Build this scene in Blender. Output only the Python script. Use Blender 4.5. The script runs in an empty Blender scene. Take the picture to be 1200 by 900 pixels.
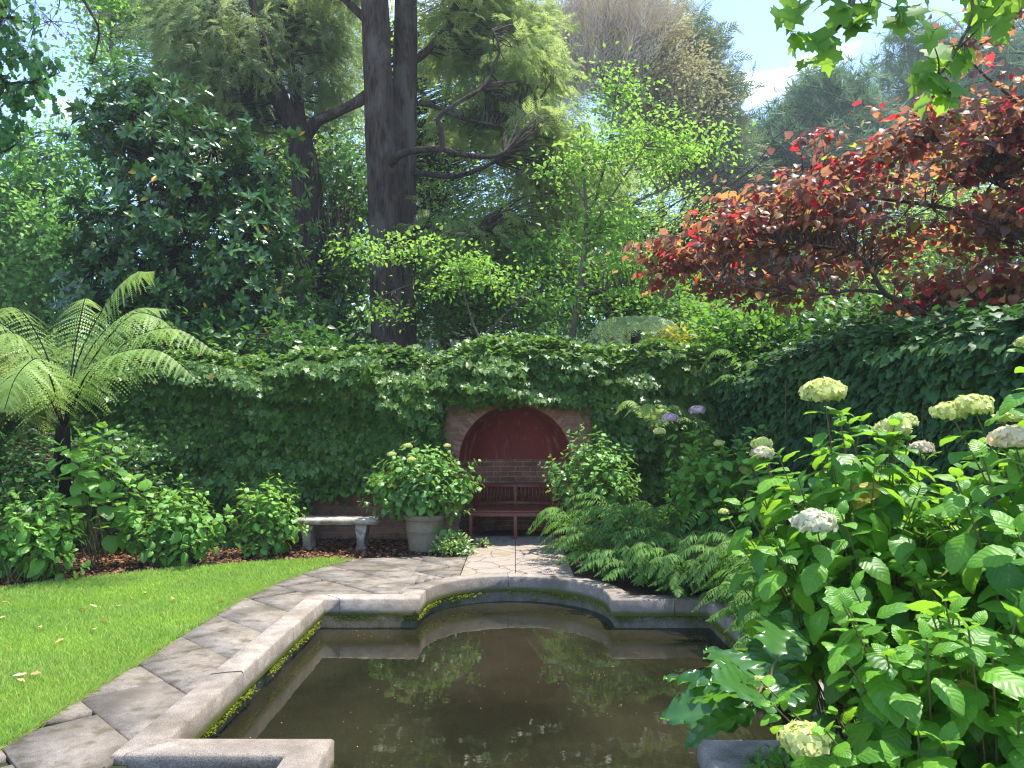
import bpy, bmesh, math
import numpy as np
from mathutils import Vector
PI = math.pi
rad = math.radians
S = bpy.context.scene
COL = S.collection

# ------------------------------------------------------------------ camera, sky, sun, exposure
CAM_H = 1.62
PITCH, YAW, F = rad(3.31), rad(0.25), 900.0
cam = bpy.data.cameras.new('camera')
cam.sensor_width = 36; cam.lens = 27.0; cam.clip_end = 2000; cam.clip_start = 0.05
cam_o = bpy.data.objects.new('camera', cam); COL.objects.link(cam_o)
cam_o.location = (0, 0, CAM_H); cam_o.rotation_euler = (PI/2 + PITCH, 0, YAW)
S.camera = cam_o

SUN_EL, SUN_AZ = rad(73), rad(62)          # azimuth from +Y towards +X
w = bpy.data.worlds.new('World'); S.world = w; w.use_nodes = True
nt = w.node_tree; nt.nodes.clear()
def wn(t): return nt.nodes.new(t)
sky = wn('ShaderNodeTexSky'); sky.sky_type = 'NISHITA'; sky.sun_disc = False
sky.sun_elevation = SUN_EL; sky.sun_rotation = SUN_AZ; sky.air_density = 0.85; sky.dust_density = 0.15; sky.ozone_density = 3.0
bg = wn('ShaderNodeBackground'); bg.inputs[1].default_value = 0.15
tc = wn('ShaderNodeTexCoord'); mp = wn('ShaderNodeMapping'); mp.inputs['Scale'].default_value = (1.0, 1.0, 2.6)
mp.inputs['Location'].default_value = (1.7, 0.6, 0.4)
nz = wn('ShaderNodeTexNoise'); nz.inputs['Scale'].default_value = 3.2; nz.inputs['Detail'].default_value = 7; nz.inputs['Roughness'].default_value = .55
rp = wn('ShaderNodeValToRGB'); rp.color_ramp.elements[0].position = .60; rp.color_ramp.elements[1].position = .74
mx = wn('ShaderNodeMixRGB'); mx.inputs[2].default_value = (9.5, 9.7, 10.0, 1)
nt.links.new(tc.outputs['Generated'], mp.inputs[0]); nt.links.new(mp.outputs[0], nz.inputs['Vector'])
nt.links.new(nz.outputs['Fac'], rp.inputs[0]); nt.links.new(rp.outputs[0], mx.inputs[0])
nt.links.new(sky.outputs[0], mx.inputs[1]); nt.links.new(mx.outputs[0], bg.inputs[0])
wo = wn('ShaderNodeOutputWorld'); nt.links.new(bg.outputs[0], wo.inputs[0])
sl = bpy.data.lights.new('sun', 'SUN'); sl.energy = 3.3; sl.angle = rad(.5); sl.color = (1, .95, .86)
sun = bpy.data.objects.new('sun', sl); COL.objects.link(sun)
sd = Vector((math.sin(SUN_AZ)*math.cos(SUN_EL), math.cos(SUN_AZ)*math.cos(SUN_EL), math.sin(SUN_EL)))
sun.rotation_euler = sd.to_track_quat('Z', 'Y').to_euler(); sun.location = (10, 10, 30)
S.view_settings.view_transform = 'Standard'; S.view_settings.look = 'None'
S.view_settings.gamma = 1; S.view_settings.use_curve_mapping = False
S.view_settings.exposure = 1.74
HAZE = .0010
S.cycles.filter_width = 1.2; S.cycles.use_denoising = True; S.cycles.denoising_prefilter = 'NONE'; S.cycles.sample_clamp_indirect = 6; S.cycles.use_adaptive_sampling = False
S.cycles.volume_bounces = 0
S.cycles.max_bounces = 10; S.cycles.diffuse_bounces = 6; S.cycles.transmission_bounces = 8
S.cycles.glossy_bounces = 3; S.cycles.caustics_reflective = False; S.cycles.caustics_refractive = False

# ------------------------------------------------------------------ helpers
def P(px, py, Y):
    """the point at distance Y in front of the viewpoint that stands at a place measured in the photograph"""
    xc, yc = (px-600)/F, -(py-450)/F
    d = np.array([xc, math.cos(PITCH) - yc*math.sin(PITCH), math.sin(PITCH) + yc*math.cos(PITCH)])
    c, s = math.cos(YAW), math.sin(YAW)
    d = np.array([d[0]*c - d[1]*s, d[0]*s + d[1]*c, d[2]])
    return d*(Y/d[1]) + np.array([0, 0, CAM_H])
def PX(r, Y): return r*Y/F
def nrm(a):
    a = np.asarray(a, float)
    return a/np.maximum(np.linalg.norm(a, axis=-1, keepdims=True), 1e-9)
def RNG(s): return np.random.default_rng(s)

def fbm(x, y, s):
    r = RNG(s); o = 0
    for k in range(6):
        f = .5*1.75**k; a, b, c = r.uniform(-1, 1), r.uniform(-1, 1), r.uniform(0, 6.3); q = max(.2, math.hypot(a, b))
        o = o + np.sin((x*a+y*b)/q*f*2.4+c+1.3*np.sin(y*f*1.1+c*2))*.75**k
    return o/2.2

class MB:
    """collects vertices and faces of one mesh, with a per-vertex 'rnd' and a surface coordinate 'luv'"""
    def __init__(s): s.V = []; s.F = []; s.R = []; s.U = []; s.M = []; s.n = 0
    def add(s, V, Fs, rnd=0.5, uv=None, mat=0):
        V = np.asarray(V, float).reshape(-1, 3); k = len(V)
        s.V.append(V)
        s.R.append(np.full(k, rnd, float) if np.ndim(rnd) == 0 else np.asarray(rnd, float))
        s.U.append(np.zeros((k, 2)) if uv is None else np.asarray(uv, float).reshape(-1, 2))
        if isinstance(Fs, np.ndarray): Fs = [Fs]
        for f in Fs:
            f = np.asarray(f, int)
            if f.ndim == 1: f = f[None]
            s.F.append(f + s.n); s.M.append(mat)
        s.n += k
    def leaves(s, T, pos, d, up, size, rnd, mat=0):
        tv, tf, tu = T
        pos = np.asarray(pos, float).reshape(-1, 3); N = len(pos)
        if N == 0: return
        y = nrm(d); up = np.asarray(up, float); z = nrm(up - np.sum(up*y, 1, keepdims=True)*y); x = np.cross(y, z)
        size = np.broadcast_to(np.asarray(size, float), (N,))[:, None, None]
        V = pos[:, None, :] + size*(tv[None, :, 0:1]*x[:, None] + tv[None, :, 1:2]*y[:, None] + tv[None, :, 2:3]*z[:, None])
        K = len(tv); off = (np.arange(N)*K)[:, None, None]
        fs = [(f[None] + off).reshape(-1, f.shape[1]) for f in tf]
        s.add(V.reshape(-1, 3), fs, np.repeat(np.broadcast_to(rnd, (N,)), K), np.tile(tu, (N, 1)), mat)
    def tube(s, pts, r0, r1=None, seg=7, res=1, rnd=.5, mat=0, cap=True, wob=0, rng=None):
        pts = np.asarray(pts, float)
        rr = np.asarray(r0, float) if np.ndim(r0) else np.linspace(r0, r0 if r1 is None else r1, len(pts))
        if res > 1 and len(pts) > 2:
            a = np.vstack([2*pts[0]-pts[1], pts, 2*pts[-1]-pts[-2]]); out = []; ro = []
            for i in range(1, len(a)-2):
                for k in range(res):
                    t = k/res; p0, p1, p2, p3 = a[i-1], a[i], a[i+1], a[i+2]
                    out.append(.5*(2*p1+(p2-p0)*t+(2*p0-5*p1+4*p2-p3)*t*t+(3*p1-p0-3*p2+p3)*t**3))
                    ro.append(rr[i-1]*(1-t)+rr[i]*t)
            out.append(pts[-1]); ro.append(rr[-1]); pts = np.array(out); rr = np.array(ro)
        n = len(pts); tg = nrm(np.gradient(pts, axis=0))
        ref = np.array([0, 0, 1.]) if abs(tg[:, 2]).mean() < .8 else np.array([1., 0, 0])
        x = nrm(np.cross(tg, ref)); y = np.cross(tg, x)
        a = np.arange(seg)/seg*2*PI
        ring = np.cos(a)[None, :, None]*x[:, None] + np.sin(a)[None, :, None]*y[:, None]
        R = rr[:, None, None]*np.ones((n, seg, 1))
        if wob and rng is not None: R = R*(1 + wob*(rng.random((1, seg, 1))-.5)*2 + wob*.6*(rng.random((n, seg, 1))-.5))
        V = pts[:, None] + ring*R
        i = np.arange(n-1)[:, None]*seg; j = np.arange(seg)[None]; j2 = (j+1) % seg
        Q = np.stack([i+j, i+j2, i+seg+j2, i+seg+j], -1).reshape(-1, 4)
        L = np.r_[0, np.cumsum(np.linalg.norm(np.diff(pts, axis=0), axis=1))]
        uv = np.stack([np.tile(np.arange(seg)/seg, n), np.repeat(L, seg)], 1)
        fs = [Q]
        if cap: fs += [np.arange(seg)[None, ::-1], (np.arange(seg)+(n-1)*seg)[None]]
        s.add(V.reshape(-1, 3), fs, rnd, uv, mat)
    def box(s, c, size, rot=0, mat=0, rnd=.5, taper=1):
        x, y, z = np.array(size)/2
        V = np.array([[-x, -y, -z], [x, -y, -z], [x, y, -z], [-x, y, -z], [-x*taper, -y*taper, z], [x*taper, -y*taper, z], [x*taper, y*taper, z], [-x*taper, y*taper, z]])
        cc, ss = math.cos(rot), math.sin(rot)
        V = np.stack([V[:, 0]*cc-V[:, 1]*ss, V[:, 0]*ss+V[:, 1]*cc, V[:, 2]], 1) + np.array(c)
        s.add(V, np.array([[3, 2, 1, 0], [4, 5, 6, 7], [0, 1, 5, 4], [1, 2, 6, 5], [2, 3, 7, 6], [3, 0, 4, 7]]), rnd, V[:, [0, 2]], mat)
    def prism(s, poly, z0, z1, mat=0, rnd=.5):
        poly = np.asarray(poly, float); n = len(poly)
        if np.sum(poly[:, 0]*np.roll(poly[:, 1], -1)-poly[:, 1]*np.roll(poly[:, 0], -1)) < 0: poly = poly[::-1]
        V = np.vstack([np.c_[poly, np.full(n, z0)], np.c_[poly, np.full(n, z1)]])
        i = np.arange(n); j = (i+1) % n
        s.add(V, [np.stack([i, j, j+n, i+n], 1), (i+n)[None], i[::-1][None]], rnd, V[:, :2], mat)
    def lathe(s, prof, c, seg=40, rnd=.5, mat=0):
        prof = np.asarray(prof, float); a = np.arange(seg)/seg*2*PI; n = len(prof)
        V = np.stack([prof[:, None, 0]*np.cos(a), prof[:, None, 0]*np.sin(a), np.repeat(prof[:, None, 1], seg, 1)], -1) + np.array(c)
        i = np.arange(n-1)[:, None]*seg; j = np.arange(seg)[None]; j2 = (j+1) % seg
        s.add(V.reshape(-1, 3), np.stack([i+j, i+j2, i+seg+j2, i+seg+j], -1).reshape(-1, 4), rnd, None, mat)
    def grid(s, G, uv=None, rnd=.5, mat=0, flip=False):
        G = np.asarray(G, float); a, b = G.shape[:2]
        i = np.arange(a-1)[:, None]*b; j = np.arange(b-1)[None]
        Q = np.stack([i+j, i+j+1, i+b+j+1, i+b+j], -1).reshape(-1, 4)
        s.add(G.reshape(-1, 3), Q[:, ::-1] if flip else Q, rnd, uv, mat)
    def build(s, name, mats, parent=None, smooth=False, bevel=0):
        V = np.concatenate(s.V); me = bpy.data.meshes.new(name)
        loc = np.zeros(3)
        if parent is not None: loc = np.array(parent['_w'])
        V = V - loc
        me.vertices.add(len(V)); me.vertices.foreach_set('co', V.astype(np.float32).ravel())
        lt = np.concatenate([np.full(len(f), f.shape[1]) for f in s.F]); lv = np.concatenate([f.ravel() for f in s.F])
        me.loops.add(len(lv)); me.loops.foreach_set('vertex_index', lv.astype(np.int32))
        me.polygons.add(len(lt)); me.polygons.foreach_set('loop_start', np.r_[0, np.cumsum(lt)[:-1]].astype(np.int32))
        mats = mats if isinstance(mats, (list, tuple)) else [mats]
        for m in mats: me.materials.append(m)
        if len(mats) > 1:
            me.polygons.foreach_set('material_index', np.concatenate([np.full(len(f), m) for f, m in zip(s.F, s.M)]).astype(np.int32))
        a = me.attributes.new('rnd', 'FLOAT', 'POINT'); a.data.foreach_set('value', np.concatenate(s.R).astype(np.float32))
        u = me.attributes.new('luv', 'FLOAT2', 'POINT'); u.data.foreach_set('vector', np.concatenate(s.U).astype(np.float32).ravel())
        me.update(calc_edges=True)
        if bevel:
            bm = bmesh.new(); bm.from_mesh(me); bmesh.ops.remove_doubles(bm, verts=bm.verts, dist=1e-5)
            ed = [e for e in bm.edges if len(e.link_faces) == 2 and e.calc_face_angle(0) > .5]
            bmesh.ops.bevel(bm, geom=ed, offset=bevel, segments=2, profile=.6, affect='EDGES', clamp_overlap=True)
            bm.to_mesh(me); bm.free()
        if smooth: me.shade_smooth()
        o = bpy.data.objects.new(name, me); COL.objects.link(o)
        if parent is not None: o.parent = parent
        return o

def thing(name, label, cat, loc, group=None):
    o = bpy.data.objects.new(name, None); COL.objects.link(o); o.empty_display_size = .2
    o.location = loc; o['_w'] = [float(v) for v in loc]; o['label'] = label; o['category'] = cat
    if group: o['group'] = group
    return o
def tag(o, label, cat, group=None):
    o['label'] = label; o['category'] = cat
    if group: o['group'] = group
    return o
def struct(o): o['kind'] = 'structure'; return o
def stuff(o, label=None, cat=None):
    o['kind'] = 'stuff'
    if label: o['label'] = label; o['category'] = cat
    return o

# ------------------------------------------------------------------ materials
class NT:
    def __init__(s, name):
        s.m = bpy.data.materials.new(name); s.m.use_nodes = True; s.t = s.m.node_tree; s.t.nodes.clear()
        s.out = s.n('ShaderNodeOutputMaterial')
    def n(s, t, **k):
        o = s.t.nodes.new(t)
        for a, v in k.items(): setattr(o, a, v)
        return o
    def l(s, a, b): s.t.links.new(a, b)
    def attr(s, nm): return s.n('ShaderNodeAttribute', attribute_name=nm)
    def noise(s, scale, detail=4, vec=None, rough=.55, dist=0):
        o = s.n('ShaderNodeTexNoise'); o.inputs['Scale'].default_value = scale; o.inputs['Detail'].default_value = detail
        o.inputs['Roughness'].default_value = rough; o.inputs['Distortion'].default_value = dist
        s.l(vec if vec is not None else s.obj(), o.inputs['Vector']); return o.outputs['Fac']
    def obj(s):
        return s.n('ShaderNodeNewGeometry').outputs['Position']
    def map(s, vec, sc=(1, 1, 1), rot=(0, 0, 0)):
        o = s.n('ShaderNodeMapping'); o.inputs['Scale'].default_value = sc; o.inputs['Rotation'].default_value = rot
        s.l(vec, o.inputs[0]); return o.outputs[0]
    def ramp(s, fac, *st):
        o = s.n('ShaderNodeValToRGB'); e = o.color_ramp.elements
        while len(e) < len(st): e.new(.5)
        for i, (p, c) in enumerate(st):
            e[i].position = p; e[i].color = (*c, 1) if np.ndim(c) else (c, c, c, 1)
        s.l(fac, o.inputs[0]); return o.outputs[0]
    def mix(s, a, b, f, mode='MIX'):
        o = s.n('ShaderNodeMixRGB', blend_type=mode)
        for v, i in ((f, 0), (a, 1), (b, 2)):
            if hasattr(v, 'node'): s.l(v, o.inputs[i])
            elif np.ndim(v): o.inputs[i].default_value = (*v, 1)
            else: o.inputs[i].default_value = v if i == 0 else (v, v, v, 1)
        return o.outputs[0]
    def math(s, op, a, b=0, c=0):
        o = s.n('ShaderNodeMath', operation=op)
        for i, v in enumerate((a, b, c)):
            if hasattr(v, 'node'): s.l(v, o.inputs[i])
            else: o.inputs[i].default_value = v
        return o.outputs[0]
    def bump(s, h, st=.5, dist=.01):
        o = s.n('ShaderNodeBump'); o.inputs['Strength'].default_value = st; o.inputs['Distance'].default_value = dist
        s.l(h, o.inputs['Height']); return o.outputs[0]
    def pbr(s, col, rough=.8, spec=.3, normal=None):
        p = s.n('ShaderNodeBsdfPrincipled')
        if hasattr(col, 'node'): s.l(col, p.inputs['Base Color'])
        else: p.inputs['Base Color'].default_value = (*col, 1)
        if hasattr(rough, 'node'): s.l(rough, p.inputs['Roughness'])
        else: p.inputs['Roughness'].default_value = rough
        p.inputs['Specular IOR Level'].default_value = spec
        if normal is not None: s.l(normal, p.inputs['Normal'])
        return p
    def done(s, sh): s.l(sh.outputs[0], s.out.inputs[0]); return s.m

def leaf_mat(name, lo, hi, trans, rough=.5, spec=.35, tr=.4, odd=None, odd_at=.985, veins=False):
    t = NT(name); r = t.attr('rnd').outputs['Fac']
    col = t.ramp(r, (0.0, lo), (.9, hi))
    nz = t.noise(1.1, 3); col = t.mix(col, t.mix(col, (1.25, 1.2, .8), 1, 'MULTIPLY'), t.ramp(nz, (.4, 0), (.65, 1)))
    nor = None
    if odd:
        k = t.math('GREATER_THAN', r, odd_at); col = t.mix(col, odd, k)
    if veins:
        uv = t.attr('luv').outputs['Vector']; sp = t.n('ShaderNodeSeparateXYZ'); t.l(uv, sp.inputs[0])
        au = t.math('ABSOLUTE', sp.outputs[0])
        ph = t.math('FRACT', t.math('MULTIPLY', t.math('SUBTRACT', sp.outputs[1], t.math('MULTIPLY', au, .22)), 8.0))
        v1 = t.math('LESS_THAN', t.math('ABSOLUTE', t.math('SUBTRACT', ph, .5)), .07)
        v2 = t.math('LESS_THAN', au, .05)
        v = t.math('MAXIMUM', v1, v2)
        col = t.mix(col, t.mix(col, (1.7, 1.6, 1.5), 1, 'MULTIPLY'), t.math('MULTIPLY', v, .6))
        h = t.math('ABSOLUTE', t.math('SUBTRACT', ph, .5))
        nor = t.bump(h, .35, .006)
    p = t.pbr(col, rough, spec, nor)
    tl = t.n('ShaderNodeBsdfTranslucent'); t.l(t.mix(trans, t.mix(trans, col, .4), r), tl.inputs[0])
    if nor is not None: t.l(nor, tl.inputs['Normal'])
    m = t.n('ShaderNodeMixShader'); m.inputs[0].default_value = tr
    t.l(p.outputs[0], m.inputs[1]); t.l(tl.outputs[0], m.inputs[2])
    return t.done(m)

def bark_mat(name, a, b, sc=8, moss=None, lichen=None):
    t = NT(name); o = t.obj()
    n1 = t.noise(sc*1.5, 6, t.map(o, (1, 1, .12)), .7, 1.2); n2 = t.noise(3, 4)
    col = t.ramp(n1, (.38, a), (.58, b))
    if lichen: col = t.mix(col, lichen, t.ramp(t.noise(2.2, 5, t.map(o, (1, 1, .5))), (.5, 0), (.62, .8)))
    if moss: col = t.mix(col, moss, t.ramp(n2, (.5, 0), (.66, .7)))
    return t.done(t.pbr(col, .9, .15, t.bump(n1, 1, .12)))

def stone_mat(name, lo, hi, stain, moss=None, mossz=None, sc=1.0, rnd_amt=.25):
    t = NT(name); o = t.obj()
    big = t.noise(1.7*sc, 5); mid = t.noise(9*sc, 5, rough=.65); fine = t.noise(160*sc, 3, rough=.7)
    col = t.mix(lo, hi, t.ramp(mid, (.3, 0), (.7, 1)))
    col = t.mix(col, stain, t.ramp(big, (.47, 0), (.68, .75)))
    col = t.mix(col, t.mix(col, t.ramp(fine, (.35, .45), (.6, 1.35)), 1, 'MULTIPLY'), .8)
    r = t.attr('rnd').outputs['Fac']; col = t.mix(col, t.ramp(r, (0, 1-rnd_amt), (1, 1+rnd_amt)), 1, 'MULTIPLY')
    if moss:
        f = t.ramp(t.noise(5*sc, 5, rough=.6), (.52, 0), (.64, .9))
        if mossz is not None:
            sp = t.n('ShaderNodeSeparateXYZ'); t.l(o, sp.inputs[0])
            g = t.math('MULTIPLY_ADD', sp.outputs[2], -1/ mossz[1], mossz[0]/mossz[1])
            gg = t.n('ShaderNodeClamp'); t.l(t.math('ADD', g, t.math('MULTIPLY', t.math('SUBTRACT', mid, .5), 1.4)), gg.inputs[0]); f = gg.outputs[0]
        col = t.mix(col, moss, f)
    h = t.math('ADD', t.math('MULTIPLY', fine, .35), mid)
    return t.done(t.pbr(col, .88, .2, t.bump(h, .55, .012)))

def brick_mat(name, c1, c2, mortar, dark=(.05, .03, .025)):
    t = NT(name); uv = t.attr('luv').outputs['Vector']
    b = t.n('ShaderNodeTexBrick'); t.l(uv, b.inputs['Vector']); b.inputs['Scale'].default_value = 1
    b.inputs['Brick Width'].default_value = .24; b.inputs['Row Height'].default_value = .078
    b.inputs['Mortar Size'].default_value = .008; b.inputs['Mortar Smooth'].default_value = .3; b.inputs['Bias'].default_value = -.1
    b.inputs['Color1'].default_value = (*c1, 1); b.inputs['Color2'].default_value = (*c2, 1); b.inputs['Mortar'].default_value = (*mortar, 1)
    n = t.noise(6, 5); f = t.noise(60, 3)
    col = t.mix(b.outputs[0], dark, t.ramp(n, (.45, 0), (.75, .7)))
    col = t.mix(col, t.ramp(f, (.3, .7), (.7, 1.25)), 1, 'MULTIPLY')
    h = t.math('ADD', t.math('MULTIPLY', b.outputs['Fac'], -1), t.math('MULTIPLY', f, .4))
    return t.done(t.pbr(col, .9, .15, t.bump(h, .7, .008)))

def plain(name, lo, hi, sc=12, rough=.8, spec=.25, bmp=.3, dist=.005, stretch=(1, 1, 1)):
    t = NT(name); n = t.noise(sc, 5, t.map(t.obj(), stretch), .6)
    return t.done(t.pbr(t.mix(lo, hi, t.ramp(n, (.3, 0), (.7, 1))), rough, spec, t.bump(n, bmp, dist)))

M = {}
M['hyd'] = leaf_mat('hydrangea_leaf', (.035, .125, .02), (.12, .29, .03), (.40, .72, .04), .42, .4, .42, odd=(.30, .24, .05), odd_at=.985, veins=True)
M['hyd_pale'] = leaf_mat('hydrangea_leaf_pale', (.065, .18, .032), (.17, .37, .065), (.38, .66, .07), .45, .35, .35)
M['hyd_dark'] = leaf_mat('hydrangea_leaf_dark', (.05, .14, .028), (.125, .29, .045), (.28, .56, .05), .45, .35, .35)
M['hyd_urn'] = leaf_mat('urn_leaf', (.065, .17, .035), (.15, .33, .07), (.32, .58, .07), .42, .4, .35, odd=(.45, .36, .06), odd_at=.985)
M['ivy'] = leaf_mat('ivy_leaf', (.03, .08, .018), (.105, .205, .035), (.22, .42, .04), .42, .4, .32, odd=(.22, .20, .05), odd_at=.988)
M['boston'] = leaf_mat('boston_ivy_leaf', (.018, .06, .02), (.045, .12, .03), (.10, .28, .03), .5, .3, .25)
M['magnolia'] = leaf_mat('magnolia_leaf', (.02, .075, .02), (.06, .15, .035), (.08, .2, .02), .28, .55, .15, odd=(.55, .33, .03), odd_at=.991)
M['lime'] = leaf_mat('lime_leaf', (.10, .25, .035), (.24, .45, .06), (.42, .70, .06), .5, .3, .5)
M['pale'] = leaf_mat('pale_leaf', (.09, .22, .055), (.20, .38, .09), (.30, .58, .10), .5, .3, .45)
M['birch'] = leaf_mat('young_leaf', (.085, .20, .03), (.19, .36, .06), (.36, .60, .08), .5, .3, .5)
M['feather'] = leaf_mat('feathery_needle', (.12, .18, .07), (.26, .33, .13), (.44, .54, .15), .6, .2, .55)
M['feather_grey'] = leaf_mat('grey_needle', (.12, .175, .085), (.26, .34, .165), (.36, .46, .16), .6, .2, .5)
M['soft'] = leaf_mat('soft_leaf', (.09, .17, .045), (.21, .32, .08), (.42, .60, .10), .55, .25, .55)
M['pine'] = leaf_mat('pine_needle', (.06, .13, .08), (.13, .23, .13), (.2, .34, .14), .6, .2, .3)
M['tan'] = leaf_mat('tan_leaf', (.32, .30, .18), (.50, .45, .28), (.35, .33, .14), .7, .15, .35)
M['twig_pink'] = leaf_mat('bare_twig', (.40, .34, .31), (.58, .50, .45), (.2, .15, .1), .8, .1, .1)
M['cypress'] = leaf_mat('greygreen_needle', (.12, .17, .10), (.24, .28, .16), (.18, .25, .1), .6, .2, .3)
M['dark'] = leaf_mat('dark_leaf', (.025, .075, .022), (.065, .16, .04), (.14, .34, .04), .4, .4, .3)
M['mid'] = leaf_mat('mid_leaf', (.045, .13, .025), (.12, .26, .045), (.26, .5, .05), .5, .3, .42)
M['olive'] = leaf_mat('olive_leaf', (.07, .12, .03), (.17, .24, .06), (.28, .4, .07), .5, .3, .4)
def red_leaf():
    t = NT('redbud_leaf'); r = t.attr('rnd').outputs['Fac']
    col = t.ramp(r, (0, (.075, .042, .052)), (.40, (.13, .065, .05)), (.62, (.20, .105, .055)), (.80, (.28, .14, .055)), (.88, (.30, .03, .04)), (.93, (.3, .02, .03)), (1, (.12, .15, .03)))
    tr = t.ramp(r, (0, (.18, .075, .08)), (.40, (.36, .16, .09)), (.62, (.55, .25, .10)), (.80, (.70, .34, .10)), (.88, (.75, .07, .06)), (.93, (.8, .04, .06)), (1, (.45, .5, .05)))
    p = t.pbr(col, .4, .4); tl = t.n('ShaderNodeBsdfTranslucent'); t.l(tr, tl.inputs[0])
    m = t.n('ShaderNodeMixShader'); m.inputs[0].default_value = .52
    t.l(p.outputs[0], m.inputs[1]); t.l(tl.outputs[0], m.inputs[2]); return t.done(m)
M['red'] = red_leaf()
M['plane'] = leaf_mat('plane_leaf', (.05, .15, .02), (.11, .26, .04), (.40, .66, .05), .5, .3, .5)
M['oak'] = leaf_mat('oak_leaf', (.02, .085, .025), (.05, .15, .035), (.12, .35, .05), .5, .3, .4)
M['fern'] = leaf_mat('tree_fern_frond', (.115, .215, .05), (.26, .385, .115), (.38, .54, .12), .5, .3, .4)
M['fern_silver'] = leaf_mat('silver_fern_frond', (.20, .30, .13), (.36, .46, .24), (.3, .42, .2), .5, .3, .3)
M['fern_dark'] = leaf_mat('ground_fern_frond', (.04, .12, .025), (.11, .235, .05), (.26, .50, .06), .6, .2, .35)
M['acanthus'] = leaf_mat('acanthus_leaf', (.022, .085, .03), (.05, .14, .035), (.20, .48, .03), .22, .6, .35)
M['ground_ivy'] = leaf_mat('variegated_leaf', (.07, .18, .05), (.32, .40, .16), (.3, .5, .1), .4, .4, .3)
M['grass'] = leaf_mat('grass_blade', (.13, .265, .038), (.32, .47, .10), (.45, .66, .11), .55, .25, .4, odd=(.40, .36, .12), odd_at=.965)
M['moss'] = leaf_mat('moss', (.10, .15, .012), (.26, .30, .02), (.3, .36, .03), .8, .1, .3)
M['flower_cream'] = leaf_mat('cream_floret', (.38, .46, .10), (.66, .67, .31), (.7, .75, .35), .6, .2, .35)
M['flower_white'] = leaf_mat('white_floret', (.46, .52, .27), (.62, .59, .55), (.7, .7, .6), .6, .2, .35)
M['flower_pink'] = leaf_mat('pink_floret', (.50, .50, .28), (.66, .56, .48), (.8, .65, .55), .6, .2, .35)
M['flower_purple'] = leaf_mat('purple_floret', (.50, .36, .50), (.68, .52, .66), (.6, .4, .65), .6, .2, .35)
M['dead_leaf'] = leaf_mat('fallen_leaf', (.34, .20, .09), (.62, .48, .26), (.5, .3, .1), .7, .2, .15)
M['mulch'] = leaf_mat('bark_chip', (.05, .022, .014), (.24, .12, .075), (.1, .05, .03), .9, .1, .02)
M['stem_g'] = plain('green_stem', (.10, .12, .04), (.16, .10, .05), 20, .6)
M['stem_b'] = plain('brown_stem', (.07, .05, .03), (.15, .11, .07), 20, .8)
M['bark'] = bark_mat('conifer_bark', (.022, .014, .011), (.10, .066, .05), 9, lichen=(.135, .115, .095))
M['bark_dark'] = bark_mat('dark_bark', (.02, .014, .012), (.075, .05, .042), 9)
M['bark_grey'] = bark_mat('grey_bark', (.12, .10, .075), (.26, .22, .17), 14, moss=(.10, .12, .04))
M['bark_red'] = bark_mat('redbud_bark', (.055, .04, .032), (.16, .12, .09), 14)
M['fern_trunk'] = bark_mat('tree_fern_trunk', (.006, .005, .004), (.028, .02, .014), 22)
M['coping'] = stone_mat('coping_stone', (.20, .168, .138), (.37, .315, .262), (.12, .095, .072), moss=(.09, .10, .02), mossz=(-.075, .035))
M['paving'] = stone_mat('paving_slab', (.165, .14, .115), (.25, .215, .18), (.105, .085, .066), moss=(.10, .085, .055), sc=1.3, rnd_amt=.2)
M['terrace'] = stone_mat('terrace_slab', (.30, .24, .19), (.46, .385, .32), (.11, .075, .05), moss=(.10, .055, .03), sc=1.2)
M['basin'] = stone_mat('basin_wall', (.14, .125, .09), (.24, .215, .165), (.05, .05, .025), moss=(.07, .085, .015))
M['stone'] = stone_mat('bench_stone', (.32, .27, .22), (.48, .42, .35), (.14, .11, .085), moss=(.13, .12, .06), sc=2.2)
M['urn'] = stone_mat('urn_clay', (.17, .138, .10), (.235, .19, .142), (.11, .088, .065), sc=1.5)
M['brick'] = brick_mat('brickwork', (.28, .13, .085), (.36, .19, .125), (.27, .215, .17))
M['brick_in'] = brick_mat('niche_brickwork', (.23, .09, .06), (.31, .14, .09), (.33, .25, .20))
def plaster():
    t = NT('red_plaster'); o = t.obj(); n = t.noise(2.5, 5, t.map(o, (1, 1, .35))); f = t.noise(35, 4)
    st = t.ramp(t.noise(9, 3, t.map(o, (1, 1, .07))), (.55, 0), (.68, .7))
    col = t.mix((.15, .022, .017), (.22, .034, .025), t.ramp(n, (.35, 0), (.65, 1)))
    col = t.mix(col, (.34, .13, .11), st); col = t.mix(col, t.ramp(f, (.3, .85), (.7, 1.12)), 1, 'MULTIPLY')
    return t.done(t.pbr(col, .65, .3, t.bump(f, .3, .004)))
M['plaster'] = plaster()
M['redwood'] = plain('red_painted_wood', (.15, .036, .018), (.23, .058, .030), 14, .45, .4, .15, .002)
M['soil'] = plain('soil', (.035, .022, .015), (.10, .06, .04), 22, .95, .1, .8, .03)
M['turf'] = plain('turf', (.07, .12, .025), (.14, .19, .045), 10, .9, .1, .5, .02)
M['forest_floor'] = plain('forest_floor', (.02, .03, .012), (.05, .055, .025), 3, .95, .1, .6, .05)
def water():
    t = NT('pond_water'); o = t.obj()
    n = t.noise(3.2, 2, t.map(o, (1, 1, 1))); n2 = t.noise(14, 2)
    murk = t.noise(1.1, 4); col = t.mix((.011, .0105, .0055), (.023, .021, .0115), t.ramp(murk, (.35, 0), (.65, 1)))
    h = t.math('ADD', n, t.math('MULTIPLY', n2, .15))
    p = t.pbr(col, .025, .5, t.bump(h, .07, .02)); p.inputs['IOR'].default_value = 1.33
    return t.done(p)
M['water'] = water()

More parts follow.
